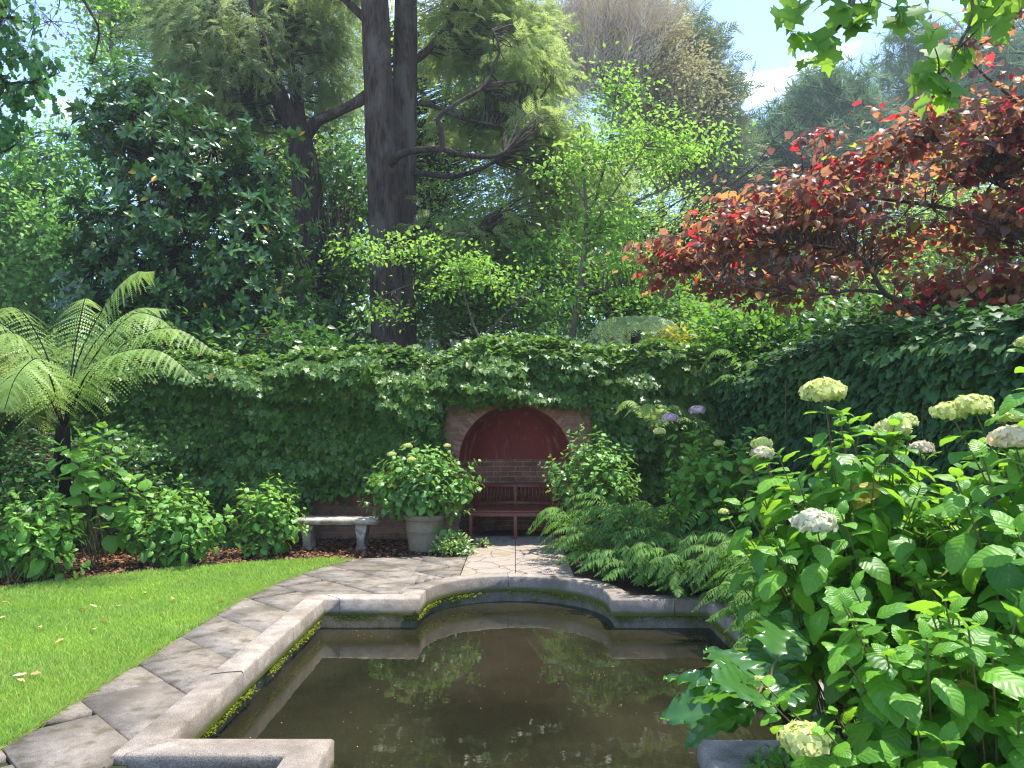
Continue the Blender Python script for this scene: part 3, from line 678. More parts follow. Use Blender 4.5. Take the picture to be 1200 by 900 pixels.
# ------------------------------------------------------------------ ivy on the walls
IVTOP = lambda x: 2.58+.17*fbm(x*1.3, x*0, 1)+.14*np.exp(-((x-.6)/1.3)**2)-.10*np.clip((-2-x)/2, 0, 1)
def ivy_back():
    r = RNG(41); N = 70000; x = r.uniform(-7.6, 3.4, N); z = r.uniform(0, 2.95, N)
    topz = IVTOP(x)
    # lower edge of the ivy over the brick face
    low = np.where(x < -1.05, .42+.35*fbm(x*1.5, x*0, 3)+.35*np.exp(-((x+1.3)/.35)**2)*1, 0.35)
    low = np.where((x > -1.05) & (x < 1.15), 1.98+.05*fbm(x*3, x*0, 4)+np.where(x > .4, -.02, 0), low)
    low = np.where((x > -2.9) & (x < -1.7), np.maximum(low, .62+.15*fbm(x*4, x*0, 5)), low)
    low = np.where(x < -3.2, -.05, low)
    ok = (z > low) & (z < topz)
    ok &= r.random(N) < np.where(z < low+.25, .6, 1)
    x, z, topz = x[ok], z[ok], topz[ok]; n = len(x)
    dep = .06+.38*np.clip(fbm(x*1.9, z*1.9, 7)*.9+.45, 0, 1.2)+.16*np.clip((z-1.75)/.5, 0, 1)+np.where((x > -1.1) & (x < 1.2), 0, .48*np.clip((2.5-z)/2.5, 0, 1)*np.clip((2.2-x)/.8, 0, 1))
    dep = dep+.10*np.clip(fbm(x*5, z*5, 8), -.5, 1)
    dep = dep*(1-.75*np.clip((z-topz+.14)/.14, 0, 1)**2)
    y = WY - dep + .22*r.random(n)**2*np.minimum(1, dep/.3)
    pos = np.c_[x, y, z]; d = np.c_[r.normal(0, .5, n), -.55-.3*r.random(n), -.75+r.normal(0, .3, n)]
    up = np.c_[r.normal(0, .6, n), -.8+r.normal(0, .4, n), .7+r.normal(0, .5, n)]
    g = MB(); sel = r.random(n) < .5
    sz = r.uniform(.05, .115, n)+.04*(r.random(n) < .15)
    g.leaves(IVY, pos, d, up, sz, np.where(r.random(n) < .012, .995, np.clip(r.random(n)*.8+.2*(fbm(x*2.5, z*2.5, 17)*.5+.5), 0, .98)))
    # top of the wall
    n = 15000; x = r.uniform(-7.6, 3.4, n); topz = IVTOP(x)
    v = r.random(n); y = WY-.25+1.3*v; z = topz+.05*np.sin(v*PI)+r.normal(0, .05, n)+.10*np.abs(fbm(x*3, y*3, 9))*(v > .15)-.10*(v < .12)
    g.leaves(IVY, np.c_[x, y, z], np.c_[r.normal(0, .8, n), -.6+r.normal(0, .5, n), r.normal(0, .3, n)], np.c_[r.normal(0, .4, n), -.35+r.normal(0, .4, n), np.ones(n)], r.uniform(.07, .125, n), np.clip(r.random(n)*.8+.2, 0, 1))
    # sprigs standing up from the top
    for k in range(260):
        x0 = r.uniform(-7.4, 3.3); y0 = WY-.2+.7*r.random(); z0 = float(IVTOP(np.array([x0]))[0])+.02; hh = r.uniform(.06, .26); m = int(4+hh*40)
        q = np.array([x0, y0, z0])+np.c_[r.normal(0, .035, m), r.normal(0, .035, m), r.random(m)*hh]
        g.leaves(IVY, q, np.c_[r.normal(0, .7, m), r.normal(0, .7, m)-.3, r.normal(0, .4, m)+.2], np.c_[r.normal(0, .4, m), -.4+r.normal(0, .4, m), np.ones(m)], r.uniform(.05, .095, m), np.clip(.4+r.random(m)*.6, 0, .97))
    # hanging strands
    st = MB()
    for k in range(240):
        x0 = r.uniform(-6.5, 2.4); 
        z1 = r.uniform(1.3, 2.3); L = r.uniform(.3, 1.0)
        if -1.1 < x0 < 1.15: z1, L = 2.15, r.uniform(.08, .2)
        pts = [(x0+r.normal()*.05*i, WY-.13-.14*r.random(), z1-L*i/5) for i in range(6)]
        st.tube(pts, .004, .002, 4, rnd=.5, cap=False)
        for p in pts[1:]:
            m = 4; g.leaves(IVY, np.tile(p, (m, 1))+r.normal(0, .03, (m, 3)), np.c_[r.normal(0, .6, m), -.5*np.ones(m), -.6*np.ones(m)], np.c_[r.normal(0, .4, m), -np.ones(m), .5*np.ones(m)], r.uniform(.045, .08, m), r.random(m))
    return g, st
iv = thing('ivy', 'thick dark green ivy blanketing the brick wall behind the niche', 'ivy', (-2, WY-.3, 0))
g, st = ivy_back(); g.build('foliage', M['ivy'], iv); st.build('stem', M['stem_b'], iv)
def ivy_side():
    r = RNG(43); g = MB(); LL = np.r_[0, np.cumsum(np.linalg.norm(np.diff(RW, axis=0), axis=1))]; tot = LL[-1]
    def at(s): return np.c_[np.interp(s, LL, RW[:, 0]), np.interp(s, LL, RW[:, 1])]
    N = 26000; s = r.random(N)*tot; z = r.uniform(.3, 2.6, N); top = np.interp(s, [0, 3, 6, 10], [2.38, 2.42, 2.50, 2.45])+.08*fbm(s*1.3, s*0, 13); ok = z < top
    s, z, top = s[ok], z[ok], top[ok]; n = len(s); dep = .14+.16*(fbm(s*1.2, z*1.5, 14)*.5+.5)+.12*np.clip((z-1.7)/.6, 0, 1)
    q = at(s); x = q[:, 0]-dep*(.5+.5*r.random(n))*(1-.8*np.clip((z-top+.15)/.15, 0, 1)**2)
    g.leaves(BOSTON, np.c_[x, q[:, 1], z], np.c_[-.6+r.normal(0, .3, n), r.normal(0, .45, n)-.2, -.7+r.normal(0, .25, n)], np.c_[-.9+r.normal(0, .3, n), -.25+r.normal(0, .35, n), .6+r.normal(0, .3, n)], r.uniform(.065, .13, n), r.random(n)*.85)
    N = 6500; s = r.random(N)*tot; q = at(s); v = r.random(N); top = np.interp(s, [0, 3, 6, 10], [2.38, 2.42, 2.50, 2.45])+.08*fbm(s*1.3, s*0, 13)
    pos = np.c_[q[:, 0]-.2+.9*v, q[:, 1], top+.10*np.sin(v*PI)+r.normal(0, .06, N)+.10*np.abs(fbm(s*3, v*3, 15))]
    g.leaves(BOSTON, pos, np.c_[-.5+r.normal(0, .7, N), -.3+r.normal(0, .7, N), -.1+r.normal(0, .3, N)], np.c_[-.2+r.normal(0, .35, N), -.2+r.normal(0, .35, N), np.ones(N)], r.uniform(.065, .115, N), np.clip(r.random(N)*.7+.3, 0, 1))
    return g
iv2 = thing('creeper', 'dark large-leaved creeper hanging like a hedge over the right side wall', 'creeper', (4, 7, 0))
ivy_side().build('foliage', M['boston'], iv2)
g = MB(); r = RNG(44)
for k in range(14):
    g = MB(); s = r.random(); b = RW[1]*(1-s)+RW[3]*s; g.tube([(b[0]-.32-.05*r.random(), b[1]+.1*r.normal(), 2.2), (b[0]-.36, b[1]+.1*r.normal(), 1.6), (b[0]-.30, b[1]+.15*r.normal(), .9)], .006, .004, 4, 3); g.build('stem', M['stem_b'], iv2)

# ------------------------------------------------------------------ trees
def ell(px, py, rx, rz, Y, ry=None): return (P(px, py, Y), np.array([PX(rx, Y), PX(rx, Y) if ry is None else ry, PX(rz, Y)]))
def sample_ell(E, n, r, shell=.5):
    w = np.array([(e[1][0]*e[1][1]*e[1][2])**(2/3) for e in E]); k = r.choice(len(E), n, p=w/w.sum())
    c = np.array([E[i][0] for i in k]); R_ = np.array([E[i][1] for i in k])
    d = nrm(r.normal(size=(n, 3))); return c + R_*d*(r.random((n, 1))**shell), d, k
def limbpts(spec, Y):   # spec: [(px, py) or (px, py, dY)]
    return np.array([P(q[0], q[1], Y+(q[2] if len(q) > 2 else 0)) for q in spec])
def tree(name, label, cat, Y, limbs, E, n_cl, cl_r, per, T, size, mat, barkm, seed, flat=.6, droop=-.15, twigs=True, spread=.7, upb=1.0, shell=.5, group=None, rn=None, trunk_names=('trunk',), gap=0, outw=.7, twr=.012):
    r = RNG(seed)
    base = limbs[0][0][0]
    b = base.copy(); b[2] = max(0, b[2]-.0) if b[2] < .5 else b[2]
    root = thing(name, label, cat, (float(limbs[0][0][0][0]), float(limbs[0][0][0][1]), float(min(limbs[0][0][0][2], 3))), group)
    sk = []
    for i, (pts, r0, r1) in enumerate(limbs):
        g = MB(); g.tube(pts, r0, r1, 14 if i == 0 else 8, 6, wob=.09 if i == 0 else .05, rng=r); g.build('trunk' if i == 0 else 'limb', barkm, root, smooth=True)
        m = 10*len(pts); t = np.linspace(0, len(pts)-1, m); a = np.array([np.interp(t, np.arange(len(pts)), pts[:, k]) for k in range(3)]).T
        sk.append(a[(m//3 if i == 0 else m//4):])
    sk = np.concatenate(sk)
    c, cd, ek = sample_ell(E, n_cl, r, shell)
    if gap:
        f = fbm(c[:, 0]*gap+c[:, 1]*.7, c[:, 2]*gap, seed); c = c[f > -.25]; n_cl = len(c)
    g = MB()
    if twigs:
        for q in c:
            dd = np.linalg.norm(sk-q, axis=1) + np.maximum(0, sk[:, 2]-q[2])*.8; a = sk[dd.argmin()]
            L = np.linalg.norm(q-a)
            m = (a+q)/2 + r.normal(size=3)*L*.10 + np.array([0, 0, .10*L])
            g.tube([a, m, q], [min(.05, twr+.012*L), twr*.8, twr*.3], seg=4, res=3, cap=False, mat=1)
    n = n_cl*per; ci = np.repeat(np.arange(n_cl), per)
    off = r.normal(size=(n, 3))*np.array([1, 1, flat])*cl_r*(.6+.8*r.random(n_cl))[ci][:, None]
    pos = c[ci]+off; on = nrm(off)
    axis = sk.mean(0); out = pos-axis; out[:, 2] *= .3; out = nrm(out)
    d = on*outw + out*.4 + r.normal(size=(n, 3))*spread + np.array([0, 0, droop])
    up = r.normal(size=(n, 3))*.55 + on*.25 + np.array([0, 0, upb])
    rv = np.clip(r.random(n)*.75+.25*r.random(n_cl)[ci], 0, 1) if rn is None else rn(r, n, ci, n_cl)
    g.leaves(T, pos, d, up, size*(.65+.7*r.random(n)), rv); g.build('crown', [mat, barkm], root)
    return root, sk
def trunk(spec, Y): return limbpts(spec, Y)
W = 'trees behind the wall'
# twin-trunked conifers in the middle
Y = 17.0
tree('conifer_tree', 'left of two close tall straight brown trunks rising above the ivy wall', 'tree', Y,
     [(trunk([(457, 560), (455, 430), (449, 250), (443, 110), (437, -60), (432, -240)], Y), [PX(24, Y), PX(20, Y), PX(18.5, Y), PX(17.5, Y), PX(16, Y), PX(12, Y)], None),
      (trunk([(452, 200), (468, 182, -.5), (490, 176, -.9), (519, 175, -1.2), (540, 181, -1.3), (575, 184, -1.3), (592, 178, -1.3)], Y), PX(5, Y), PX(2, Y)),
      (trunk([(519, 175, -1.2), (517, 150, -1.3), (514, 137, -1.3), (540, 118, -1.3), (565, 103, -1.2), (580, 75, -1), (585, 55, -1), (577, 35, -.9)], Y), PX(3.4, Y), PX(1.2, Y)),
      (trunk([(433, 112), (415, 122, -.2), (392, 133, -.4), (370, 140, -.5)], Y), PX(7, Y), PX(3, Y)),
      (trunk([(440, 35), (415, 10, .4), (380, -20, .8), (340, -40, 1)], Y), PX(6, Y), PX(2, Y))],
     [ell(520, -50, 55, 40, Y+1, 1.5), ell(400, -40, 60, 40, Y+1, 1.5), ell(640, 150, 35, 40, Y+.3, .8), ell(600, 60, 30, 30, Y, .6)], 150, .28, 15, SPRAY, .36, M['feather'], M['bark'], 101, droop=-.35, flat=.5, spread=.4)
Y = 17.8
tree('conifer_tree', 'right of two close tall straight brown trunks, slimmer, with feathery olive foliage', 'tree', Y,
     [(trunk([(470, 560), (472, 430), (473, 250), (475, 100), (477, -60), (480, -240)], Y), [PX(20, Y), PX(17, Y), PX(15.5, Y), PX(14.5, Y), PX(13, Y), PX(10, Y)], None),
      (trunk([(478, 203), (500, 204, -.3), (530, 207, -.6), (556, 201, -.8), (578, 190, -.9), (590, 180, -1)], Y), PX(4, Y), PX(1.6, Y)),
      (trunk([(480, 75), (500, 60, .2), (520, 35, .3), (530, 10, .3), (560, -30, .3)], Y), PX(5, Y), PX(2, Y)),
      (trunk([(474, 270), (505, 266, -.4), (530, 275, -.6), (555, 277, -.8)], Y), PX(3.5, Y), PX(1.5, Y)),
      (trunk([(482, 120), (510, 125, .2), (545, 140, .4), (600, 150, .5), (650, 165, .5)], Y), PX(3.5, Y), PX(1.5, Y))],
     [ell(545, 40, 55, 50, Y+1, 1.5), ell(600, 20, 50, 55, Y+1, 1.5), ell(605, 95, 50, 60, Y+1.2, 1.5), ell(640, 200, 45, 60, Y+.6, 1.3), ell(560, 280, 75, 32, Y, 1.2), ell(650, 275, 45, 40, Y+.5, 1), ell(560, 140, 45, 35, Y+1.6, 1), ell(690, 230, 30, 40, Y+1, 1)], 360, .32, 17, SPRAY, .38, M['feather'], M['bark'], 102, droop=-.35, flat=.5, spread=.4)
Y = 19.5
tree('conifer_tree', 'dark forked conifer trunk left of the twin trunks with grey feathery boughs', 'tree', Y,
     [(trunk([(376, 540), (372, 400), (364, 300), (360, 220), (352, 168), (342, 140)], Y), [PX(21, Y), PX(19, Y), PX(18, Y), PX(17, Y), PX(14, Y), PX(9, Y)], None),
      (trunk([(348, 165), (330, 125, -.2), (308, 100, -.4), (290, 80, -.5), (278, 45, -.6), (270, 0, -.6)], Y), PX(10, Y), PX(4, Y)),
      (trunk([(345, 152), (332, 120, -.2), (318, 80, -.3), (308, 45, -.4), (298, 15, -.4), (292, -40, -.4)], Y), PX(10, Y), PX(4, Y)),
      (trunk([(355, 170), (348, 120, .4), (343, 80, .5), (330, 20, .7), (325, -60, .9)], Y), PX(9, Y), PX(4, Y)),
      (trunk([(358, 160), (372, 142, -.1), (392, 133, -.2), (415, 120, -.3), (440, 100, -.4)], Y), PX(8, Y), PX(4, Y))],
     [ell(255, 70, 70, 70, Y-.6, 1.4), ell(320, 35, 60, 50, Y+1.3, 1.0), ell(235, 125, 40, 35, Y-.5, 1), ell(375, 45, 40, 50, Y+1.2, 1.0), ell(230, 10, 60, 40, Y, 1.3), ell(350, 0, 60, 40, Y+1.3, 1.0), ell(290, 120, 40, 30, Y+.8, .8), ell(385, 105, 30, 25, Y+.8, .6)], 400, .34, 18, SPRAY_FINE, .42, M['feather_grey'], M['bark_dark'], 103, droop=-.5, flat=.6, spread=.4)
# magnolia
Y = 15.0
def rosettes(name, label, cat, Y, limbs, E, n_cl, per, T, size, mat, barkm, seed, leafn=9, group=None, jit=.30, gap=0):
    r = RNG(seed); root = thing(name, label, cat, tuple(float(v) for v in limbs[0][0][0]), group); sk = []
    for i, (pts, r0, r1) in enumerate(limbs):
        g = MB(); g.tube(pts, r0, r1, 10, 5, wob=.06, rng=r); g.build('trunk' if i == 0 else 'limb', barkm, root, smooth=True); sk.append(pts[len(pts)//3:])
    sk = np.concatenate(sk)
    c, cd, k = sample_ell(E, n_cl, r, .33)
    if gap:
        f = fbm(c[:, 0]*gap+c[:, 1]*.7, c[:, 2]*gap, seed); ok = f > -.3; c, cd = c[ok], cd[ok]; n_cl = len(c)
    g = MB()
    for q in c:
        a = sk[np.linalg.norm(sk-q, axis=1).argmin()]; g.tube([a, (a+q)/2+r.normal(size=3)*.12, q], [.02, .012, .005], seg=4, res=3, cap=False, mat=1)
    c2 = np.repeat(c, per, 0)+r.normal(size=(n_cl*per, 3))*jit; ax = nrm(np.repeat(cd, per, 0)*np.array([1, 1, .6])+np.array([0, 0, .55])+r.normal(size=(len(c2), 3))*.35)
    N = len(c2); t1 = nrm(np.cross(ax, [0.3, .2, 1.])); t2 = np.cross(ax, t1)
    for j in range(leafn):
        a = j*2.4+r.uniform(0, 6.3, N)*0+np.arange(N)*1.7; el = r.uniform(.15, .75, N)+(j > leafn*.7)*.5-(j < 3)*.35
        h = t1*np.cos(a)[:, None]+t2*np.sin(a)[:, None]; d = h*np.cos(el)[:, None]+ax*np.sin(el)[:, None]
        up = ax*np.cos(el)[:, None]-h*np.sin(el)[:, None]*.8+r.normal(size=(N, 3))*.12
        g.leaves(T, c2-ax*.05*(1-j/leafn), d, up, size*r.uniform(.7, 1.15, N), np.clip(r.random(N), 0, 1))
    g.build('crown', [mat, barkm], root); return root
rosettes('magnolia_tree', 'large dense magnolia with dark glossy leaves behind the ivy wall', 'tree', Y,
     [(trunk([(215, 560), (213, 420), (205, 300), (190, 200), (175, 130)], Y), .16, .03), (trunk([(213, 400), (250, 330), (285, 250), (310, 180)], Y), .09, .02), (trunk([(212, 420), (170, 350), (130, 300), (110, 250)], Y), .08, .02), (trunk([(205, 300), (230, 230, -.3), (250, 170, -.5)], Y), .06, .02)],
     [ell(150, 150, 58, 50, Y, 1.1), ell(215, 200, 85, 75, Y-.2, 1.3), ell(300, 215, 48, 62, Y, 1.0), ell(170, 280, 85, 75, Y-.3, 1.4), ell(290, 310, 70, 85, Y-.2, 1.2), ell(125, 350, 45, 75, Y, 1.0), ell(225, 375, 110, 60, Y-.2, 1.2), ell(165, 110, 30, 22, Y, .5)], 900, 2, MAGN, .20, M['magnolia'], M['bark_dark'], 104, leafn=10, jit=.22)
# young bright tree
Y = 13.6
tree('young_tree', 'slender young tree with bright lime leaves just behind the niche wall', 'tree', Y,
     [(trunk([(661, 520), (668, 412), (678, 350), (684, 300), (687, 260), (684, 200), (680, 150)], Y), [.075, .07, .06, .05, .035, .025, .012], None),
      (trunk([(684, 300), (697, 280), (706, 262, .2), (740, 240, .3), (790, 215, .4), (830, 190, .4)], Y), .035, .010),
      (trunk([(686, 262), (702, 220, .3), (715, 160, .4), (722, 100, .4), (724, 70, .4)], Y), .03, .008),
      (trunk([(690, 275), (720, 225, -.4), (750, 180, -.5), (775, 140, -.5)], Y), .025, .008),
      (trunk([(684, 235), (665, 205, .2), (640, 180, .3)], Y), .02, .008),
      (trunk([(676, 355), (700, 340, -.3), (740, 335, -.5), (780, 350, -.6)], Y), .018, .006)],
     [ell(722, 120, 28, 50, Y+.4, .6), ell(765, 165, 55, 45, Y, .8), ell(820, 185, 48, 42, Y+.3, .8), ell(690, 200, 38, 48, Y, .7), ell(785, 235, 60, 40, Y, .8), ell(720, 260, 60, 40, Y, .8), ell(740, 320, 55, 32, Y-.4, .7), ell(650, 215, 25, 30, Y+.3, .4)], 430, .22, 24, LEAFM, .088, M['birch'], M['bark_grey'], 105, flat=.5, droop=-.2, gap=1.0, upb=.8, twr=.007)
Y = 13.0
tree('understorey_tree', 'thin leaning sapling with sparse bright leaves in front of the twin trunks', 'tree', Y,
     [(trunk([(575, 540), (565, 415), (553, 375), (543, 340), (538, 310)], Y), [.03, .026, .02, .015, .01], None),
      (trunk([(545, 345), (500, 330, .1), (450, 345, .2), (410, 360, .3)], Y), .012, .004), (trunk([(541, 325), (520, 300, .1), (490, 290, .1), (440, 285, .1), (405, 292)], Y), .012, .004), (trunk([(560, 400), (590, 370), (620, 345), (650, 330)], Y), .014, .005)],
     [ell(430, 293, 35, 16, Y, .4), ell(480, 290, 40, 18, Y, .4), ell(520, 330, 40, 30, Y, .4), ell(450, 370, 40, 25, Y, .4), ell(585, 345, 55, 35, Y, .7), ell(640, 360, 40, 40, Y, .6), ell(600, 395, 60, 18, Y, .6), ell(555, 310, 25, 22, Y, .4)], 230, .19, 19, LEAFM, .082, M['birch'], M['bark_grey'], 106, flat=.5, gap=1.0, twr=.005)
# red-leaved tree on the right
Y = 8.8
def redrn(r, n, ci, m):
    base = r.random(m)[ci]; v = .55*base + .45*r.random(n); v = v*.93; v = np.where(r.random(n) < .10, .93, v); v = np.where(r.random(n) < .045, 1.0, v); return np.clip(v, 0, 1)
tree('redbud_tree', 'spreading tree with heart-shaped purple and red leaves above the right wall', 'tree', Y,
     [(trunk([(1275, 620), (1268, 480), (1255, 410), (1250, 330), (1240, 240), (1235, 140), (1215, 40)], Y), [.11, .10, .09, .07, .055, .04, .02], None),
      (trunk([(1255, 425), (1180, 405, -.1), (1096, 372, -.3), (1060, 355, -.4), (1036, 343, -.5), (1020, 315, -.5), (1005, 300, -.5), (975, 290, -.5), (920, 285, -.5)], Y), .045, .010),
      (trunk([(1036, 343, -.5), (1000, 340, -.7), (960, 345, -.8), (900, 340, -.8), (840, 330, -.7)], Y), .022, .006),
      (trunk([(1250, 330), (1215, 290, -.5), (1180, 270, -.8), (1140, 255, -1)], Y), .04, .01),
      (trunk([(1236, 180), (1190, 120, -.5), (1150, 85, -.7), (1130, 60, -.8)], Y), .025, .006),
      (trunk([(1245, 300), (1130, 250, .3), (1050, 235, .5), (980, 230, .6), (900, 250, .7), (830, 275, .8), (780, 300, .8)], Y), .035, .006),
      (trunk([(1242, 250), (1140, 200, -.4), (1100, 165, -.6), (1085, 140, -.6)], Y), .03, .006)],
     [ell(795, 312, 45, 38, Y+.4, .6), ell(860, 275, 62, 48, Y+.3, .9), ell(940, 262, 75, 52, Y, 1.0), ell(1035, 255, 75, 60, Y, 1.1), ell(1115, 205, 65, 75, Y-.2, 1.0), ell(1175, 130, 55, 85, Y-.4, .9), ell(1000, 330, 95, 40, Y-.4, .9), ell(1135, 315, 85, 48, Y-.3, .9), ell(890, 335, 70, 35, Y, .8), ell(1000, 200, 45, 16, Y, .5), ell(955, 162, 18, 14, Y-.2, .2), ell(1070, 130, 26, 14, Y-.3, .25), ell(1260, 180, 80, 130, Y-.5, 1.2), ell(1180, 20, 50, 40, Y-.5, .6), ell(970, 215, 55, 20, Y, .6), ell(1185, 250, 60, 50, Y-.3, .8), ell(1180, 325, 60, 40, Y-.5, .6), ell(1060, 345, 90, 30, Y-.6, .6), ell(1115, 125, 55, 45, Y-.5, .9), ell(1165, 70, 55, 65, Y-.6, 1.0), ell(1200, 150, 50, 70, Y-.6, 1.0), ell(1075, 165, 50, 28, Y-.4, .8), ell(1130, 260, 60, 40, Y-.6, .8)], 1050, .18, 14, HEART, .082, M['red'], M['bark_red'], 107, flat=.15, droop=-.35, spread=.6, upb=1.2, rn=redrn, shell=.6, twr=.005, gap=1.6)
# background
BG = 'far trees on the hillside'
def far_tree(name, label, Y, px, E, n_cl, cl_r, per, T, size, mat, barkm, seed, **k):
    top = min(e[0][2] for e in E); e0 = max(E, key=lambda e: e[0][2])
    b = P(px, 480, Y); b[2] = max(0, (Y-14)*.03)-.1
    pts = np.array([b, b*.5+e0[0]*.5+np.array([.2, 0, 0]), e0[0]+np.array([0, 0, .5*e0[1][2]])])
    return tree(name, label, 'tree', Y, [(pts, max(.12, Y*.009), .04)], E, n_cl, cl_r, per, T, size, mat, barkm, seed, **k)
far_tree('pale_tree', 'tall airy pale green tree at the far left with sky showing through', 25, 30, [ell(25, 260, 60, 70, 25), ell(60, 330, 60, 70, 25), ell(10, 370, 60, 60, 25), ell(100, 200, 42, 60, 25.5), ell(20, 180, 40, 40, 25), ell(-40, 300, 60, 120, 25), ell(85, 270, 40, 50, 24)], 620, .5, 46, LEAF2, .19, M['pale'], M['bark_grey'], 110, gap=.3)
far_tree('leafy_tree', 'yellow green tree glowing behind the grey conifer boughs at upper left', 27, 170, [ell(150, 40, 48, 50, 27), ell(120, -20, 60, 40, 27), ell(200, 20, 45, 60, 27.5), ell(145, 95, 40, 30, 27), ell(190, 90, 45, 40, 27.5), ell(110, 60, 26, 30, 27)], 480, .45, 44, LEAF2, .17, M['lime'], M['bark_grey'], 111, gap=.3)
far_tree('olive_tree', 'broad light green tree filling the gap behind the twin trunks', 24, 560, [ell(520, 60, 60, 70, 24), ell(600, 60, 55, 75, 24.5), ell(560, 160, 70, 60, 24), ell(630, 170, 50, 60, 24), ell(540, 250, 70, 50, 24), ell(620, 270, 60, 50, 24), ell(420, 60, 40, 60, 25), ell(405, 200, 40, 60, 25), ell(500, 190, 50, 60, 25), ell(580, 330, 90, 60, 25), ell(460, 320, 90, 60, 25)], 1100, .40, 36, LEAF2, .13, M['soft'], M['bark_dark'], 112)
far_tree('soft_tree', 'soft green tree closing the gaps behind the magnolia and dark conifer', 28, 300, [ell(240, 180, 90, 90, 28), ell(330, 200, 70, 90, 28), ell(400, 130, 50, 90, 29), ell(180, 330, 110, 90, 28), ell(330, 350, 100, 80, 28)], 800, .5, 36, LEAF2, .16, M['soft'], M['bark_dark'], 131)
far_tree('bare_tree', 'pinkish bare-twigged tree against the sky at top centre', 36, 700, [ell(690, 60, 40, 62, 36), ell(735, 40, 30, 45, 36), ell(665, 100, 30, 50, 36)], 230, .6, 10, SPRAY_TWIG, 1.5, M['twig_pink'], M['bark_grey'], 113, droop=.9, outw=.3, spread=.3, flat=1)
far_tree('tan_tree', 'tan flowering tree top right of the bare-twigged tree', 38, 770, [ell(760, 60, 45, 45, 38), ell(790, 110, 50, 55, 38), ell(740, 110, 40, 40, 38), ell(770, 30, 35, 25, 38)], 520, .5, 34, LEAF2, .19, M['tan'], M['bark_grey'], 114)
far_tree('grey_cypress', 'rounded grey green conifer standing beside the open sky', 41, 830, [ell(800, 70, 38, 58, 41), ell(826, 120, 30, 58, 41), ell(790, 160, 60, 60, 41), ell(832, 200, 40, 60, 41)], 420, .6, 12, SPRAY, .95, M['cypress'], M['bark_dark'], 115, droop=.1)
far_tree('pine_tree', 'nearest blue green pine below the open sky', 48, 960, [ell(970, 125, 42, 42, 48), ell(930, 160, 42, 35, 48), ell(1000, 165, 42, 35, 48), ell(960, 200, 75, 40, 48)], 330, .7, 12, TUFT, .75, M['pine'], M['bark_dark'], 116)
far_tree('pine_tree', 'smaller pine left of the tallest pine, behind the lime tree', 50, 890, [ell(895, 175, 35, 40, 50), ell(880, 220, 50, 45, 50), ell(865, 260, 50, 40, 50), ell(930, 240, 60, 40, 50)], 300, .7, 12, TUFT, .75, M['pine'], M['bark_dark'], 117)
far_tree('pine_tree', 'tallest blue pine behind the red leaves at upper right', 55, 1055, [ell(1060, 70, 34, 45, 55), ell(1060, 130, 48, 48, 55), ell(1030, 190, 70, 42, 55), ell(1100, 180, 60, 60, 55), ell(1130, 100, 50, 60, 55), ell(1190, 120, 60, 90, 55)], 420, .8, 12, TUFT, .85, M['pine'], M['bark_dark'], 118)
far_tree('olive_tree', 'soft olive tree behind the lime sapling and red leaves', 26, 800, [ell(780, 270, 70, 50, 26), ell(850, 290, 60, 50, 26), ell(720, 200, 50, 60, 26), ell(700, 290, 60, 60, 26), ell(930, 320, 80, 50, 26), ell(1050, 300, 90, 60, 26), ell(1150, 280, 80, 70, 26), ell(1110, 370, 110, 50, 24), ell(1230, 330, 80, 90, 25), ell(1130, 250, 110, 60, 23), ell(1040, 330, 80, 50, 22), ell(1000, 390, 90, 40, 24), ell(660, 240, 60, 70, 26), ell(760, 340, 90, 50, 26)], 1700, .5, 34, LEAF2, .14, M['soft'], M['bark_dark'], 119)
# understorey behind the wall
def bush(name, label, E, n, cl, per, T, size, mat, seed, cat='shrub', **k):
    c = np.mean([e[0] for e in E], 0); b = np.array([c[0], c[1], 0.0]); pts = np.array([b, b+np.array([.05, 0, max(.3, c[2]*.5)]), b+np.array([0, 0, max(.5, c[2])])])
    return tree(name, label, cat, c[1], [(pts, .05, .015)], E, n, cl, per, T, size, mat, M['stem_b'], seed, **k)
bush('evergreen_shrub', 'deep green evergreen shrub filling the shade between the dark conifer and twin trunks', [ell(405, 240, 35, 70, 20.5, 1.5), ell(400, 330, 50, 70, 20, 1.5), ell(370, 400, 60, 50, 18, 1.5)], 330, .3, 26, LEAFM, .15, M['dark'], 120)
bush('evergreen_shrub', 'green shrub right of the twin trunks behind the sapling', [ell(520, 350, 70, 60, 18.5, 1.3), ell(600, 370, 60, 50, 18, 1.3), ell(540, 290, 60, 40, 20, 1.3)], 330, .3, 26, LEAFM, .12, M['mid'], 121)
bush('leafy_shrub', 'mid green shrub behind the young lime tree trunk', [ell(640, 320, 45, 45, 17, 1.2), ell(700, 350, 70, 50, 16.5, 1.2), ell(790, 370, 60, 45, 16, 1.2), ell(840, 400, 50, 35, 15, 1)], 330, .28, 26, LEAFM, .12, M['mid'], 122)
bush('evergreen_shrub', 'dark shrub under the magnolia along the wall top', [ell(150, 420, 90, 40, 13.6, .8), ell(280, 420, 100, 35, 13.8, .8), ell(360, 420, 50, 35, 14, .8)], 280, .25, 24, LEAFM, .13, M['dark'], 123)
bush('yellow_shrub', 'yellow leaved shrub by the silver tree fern behind the wall', [ell(800, 400, 20, 14, 13.2, .3), ell(815, 415, 20, 12, 13, .3)], 26, .12, 14, LEAFM, .14, leaf_mat('yellow_leaf', (.3, .3, .03), (.6, .5, .05), (.6, .55, .05)), 124)
bush('leafy_shrub', 'green shrub under the red tree at the wall corner', [ell(880, 400, 55, 40, 11.6, .6), ell(850, 380, 35, 45, 12.2, .6), ell(940, 385, 60, 35, 11.5, .8)], 240, .2, 24, LEAFM, .10, M['mid'], 125)
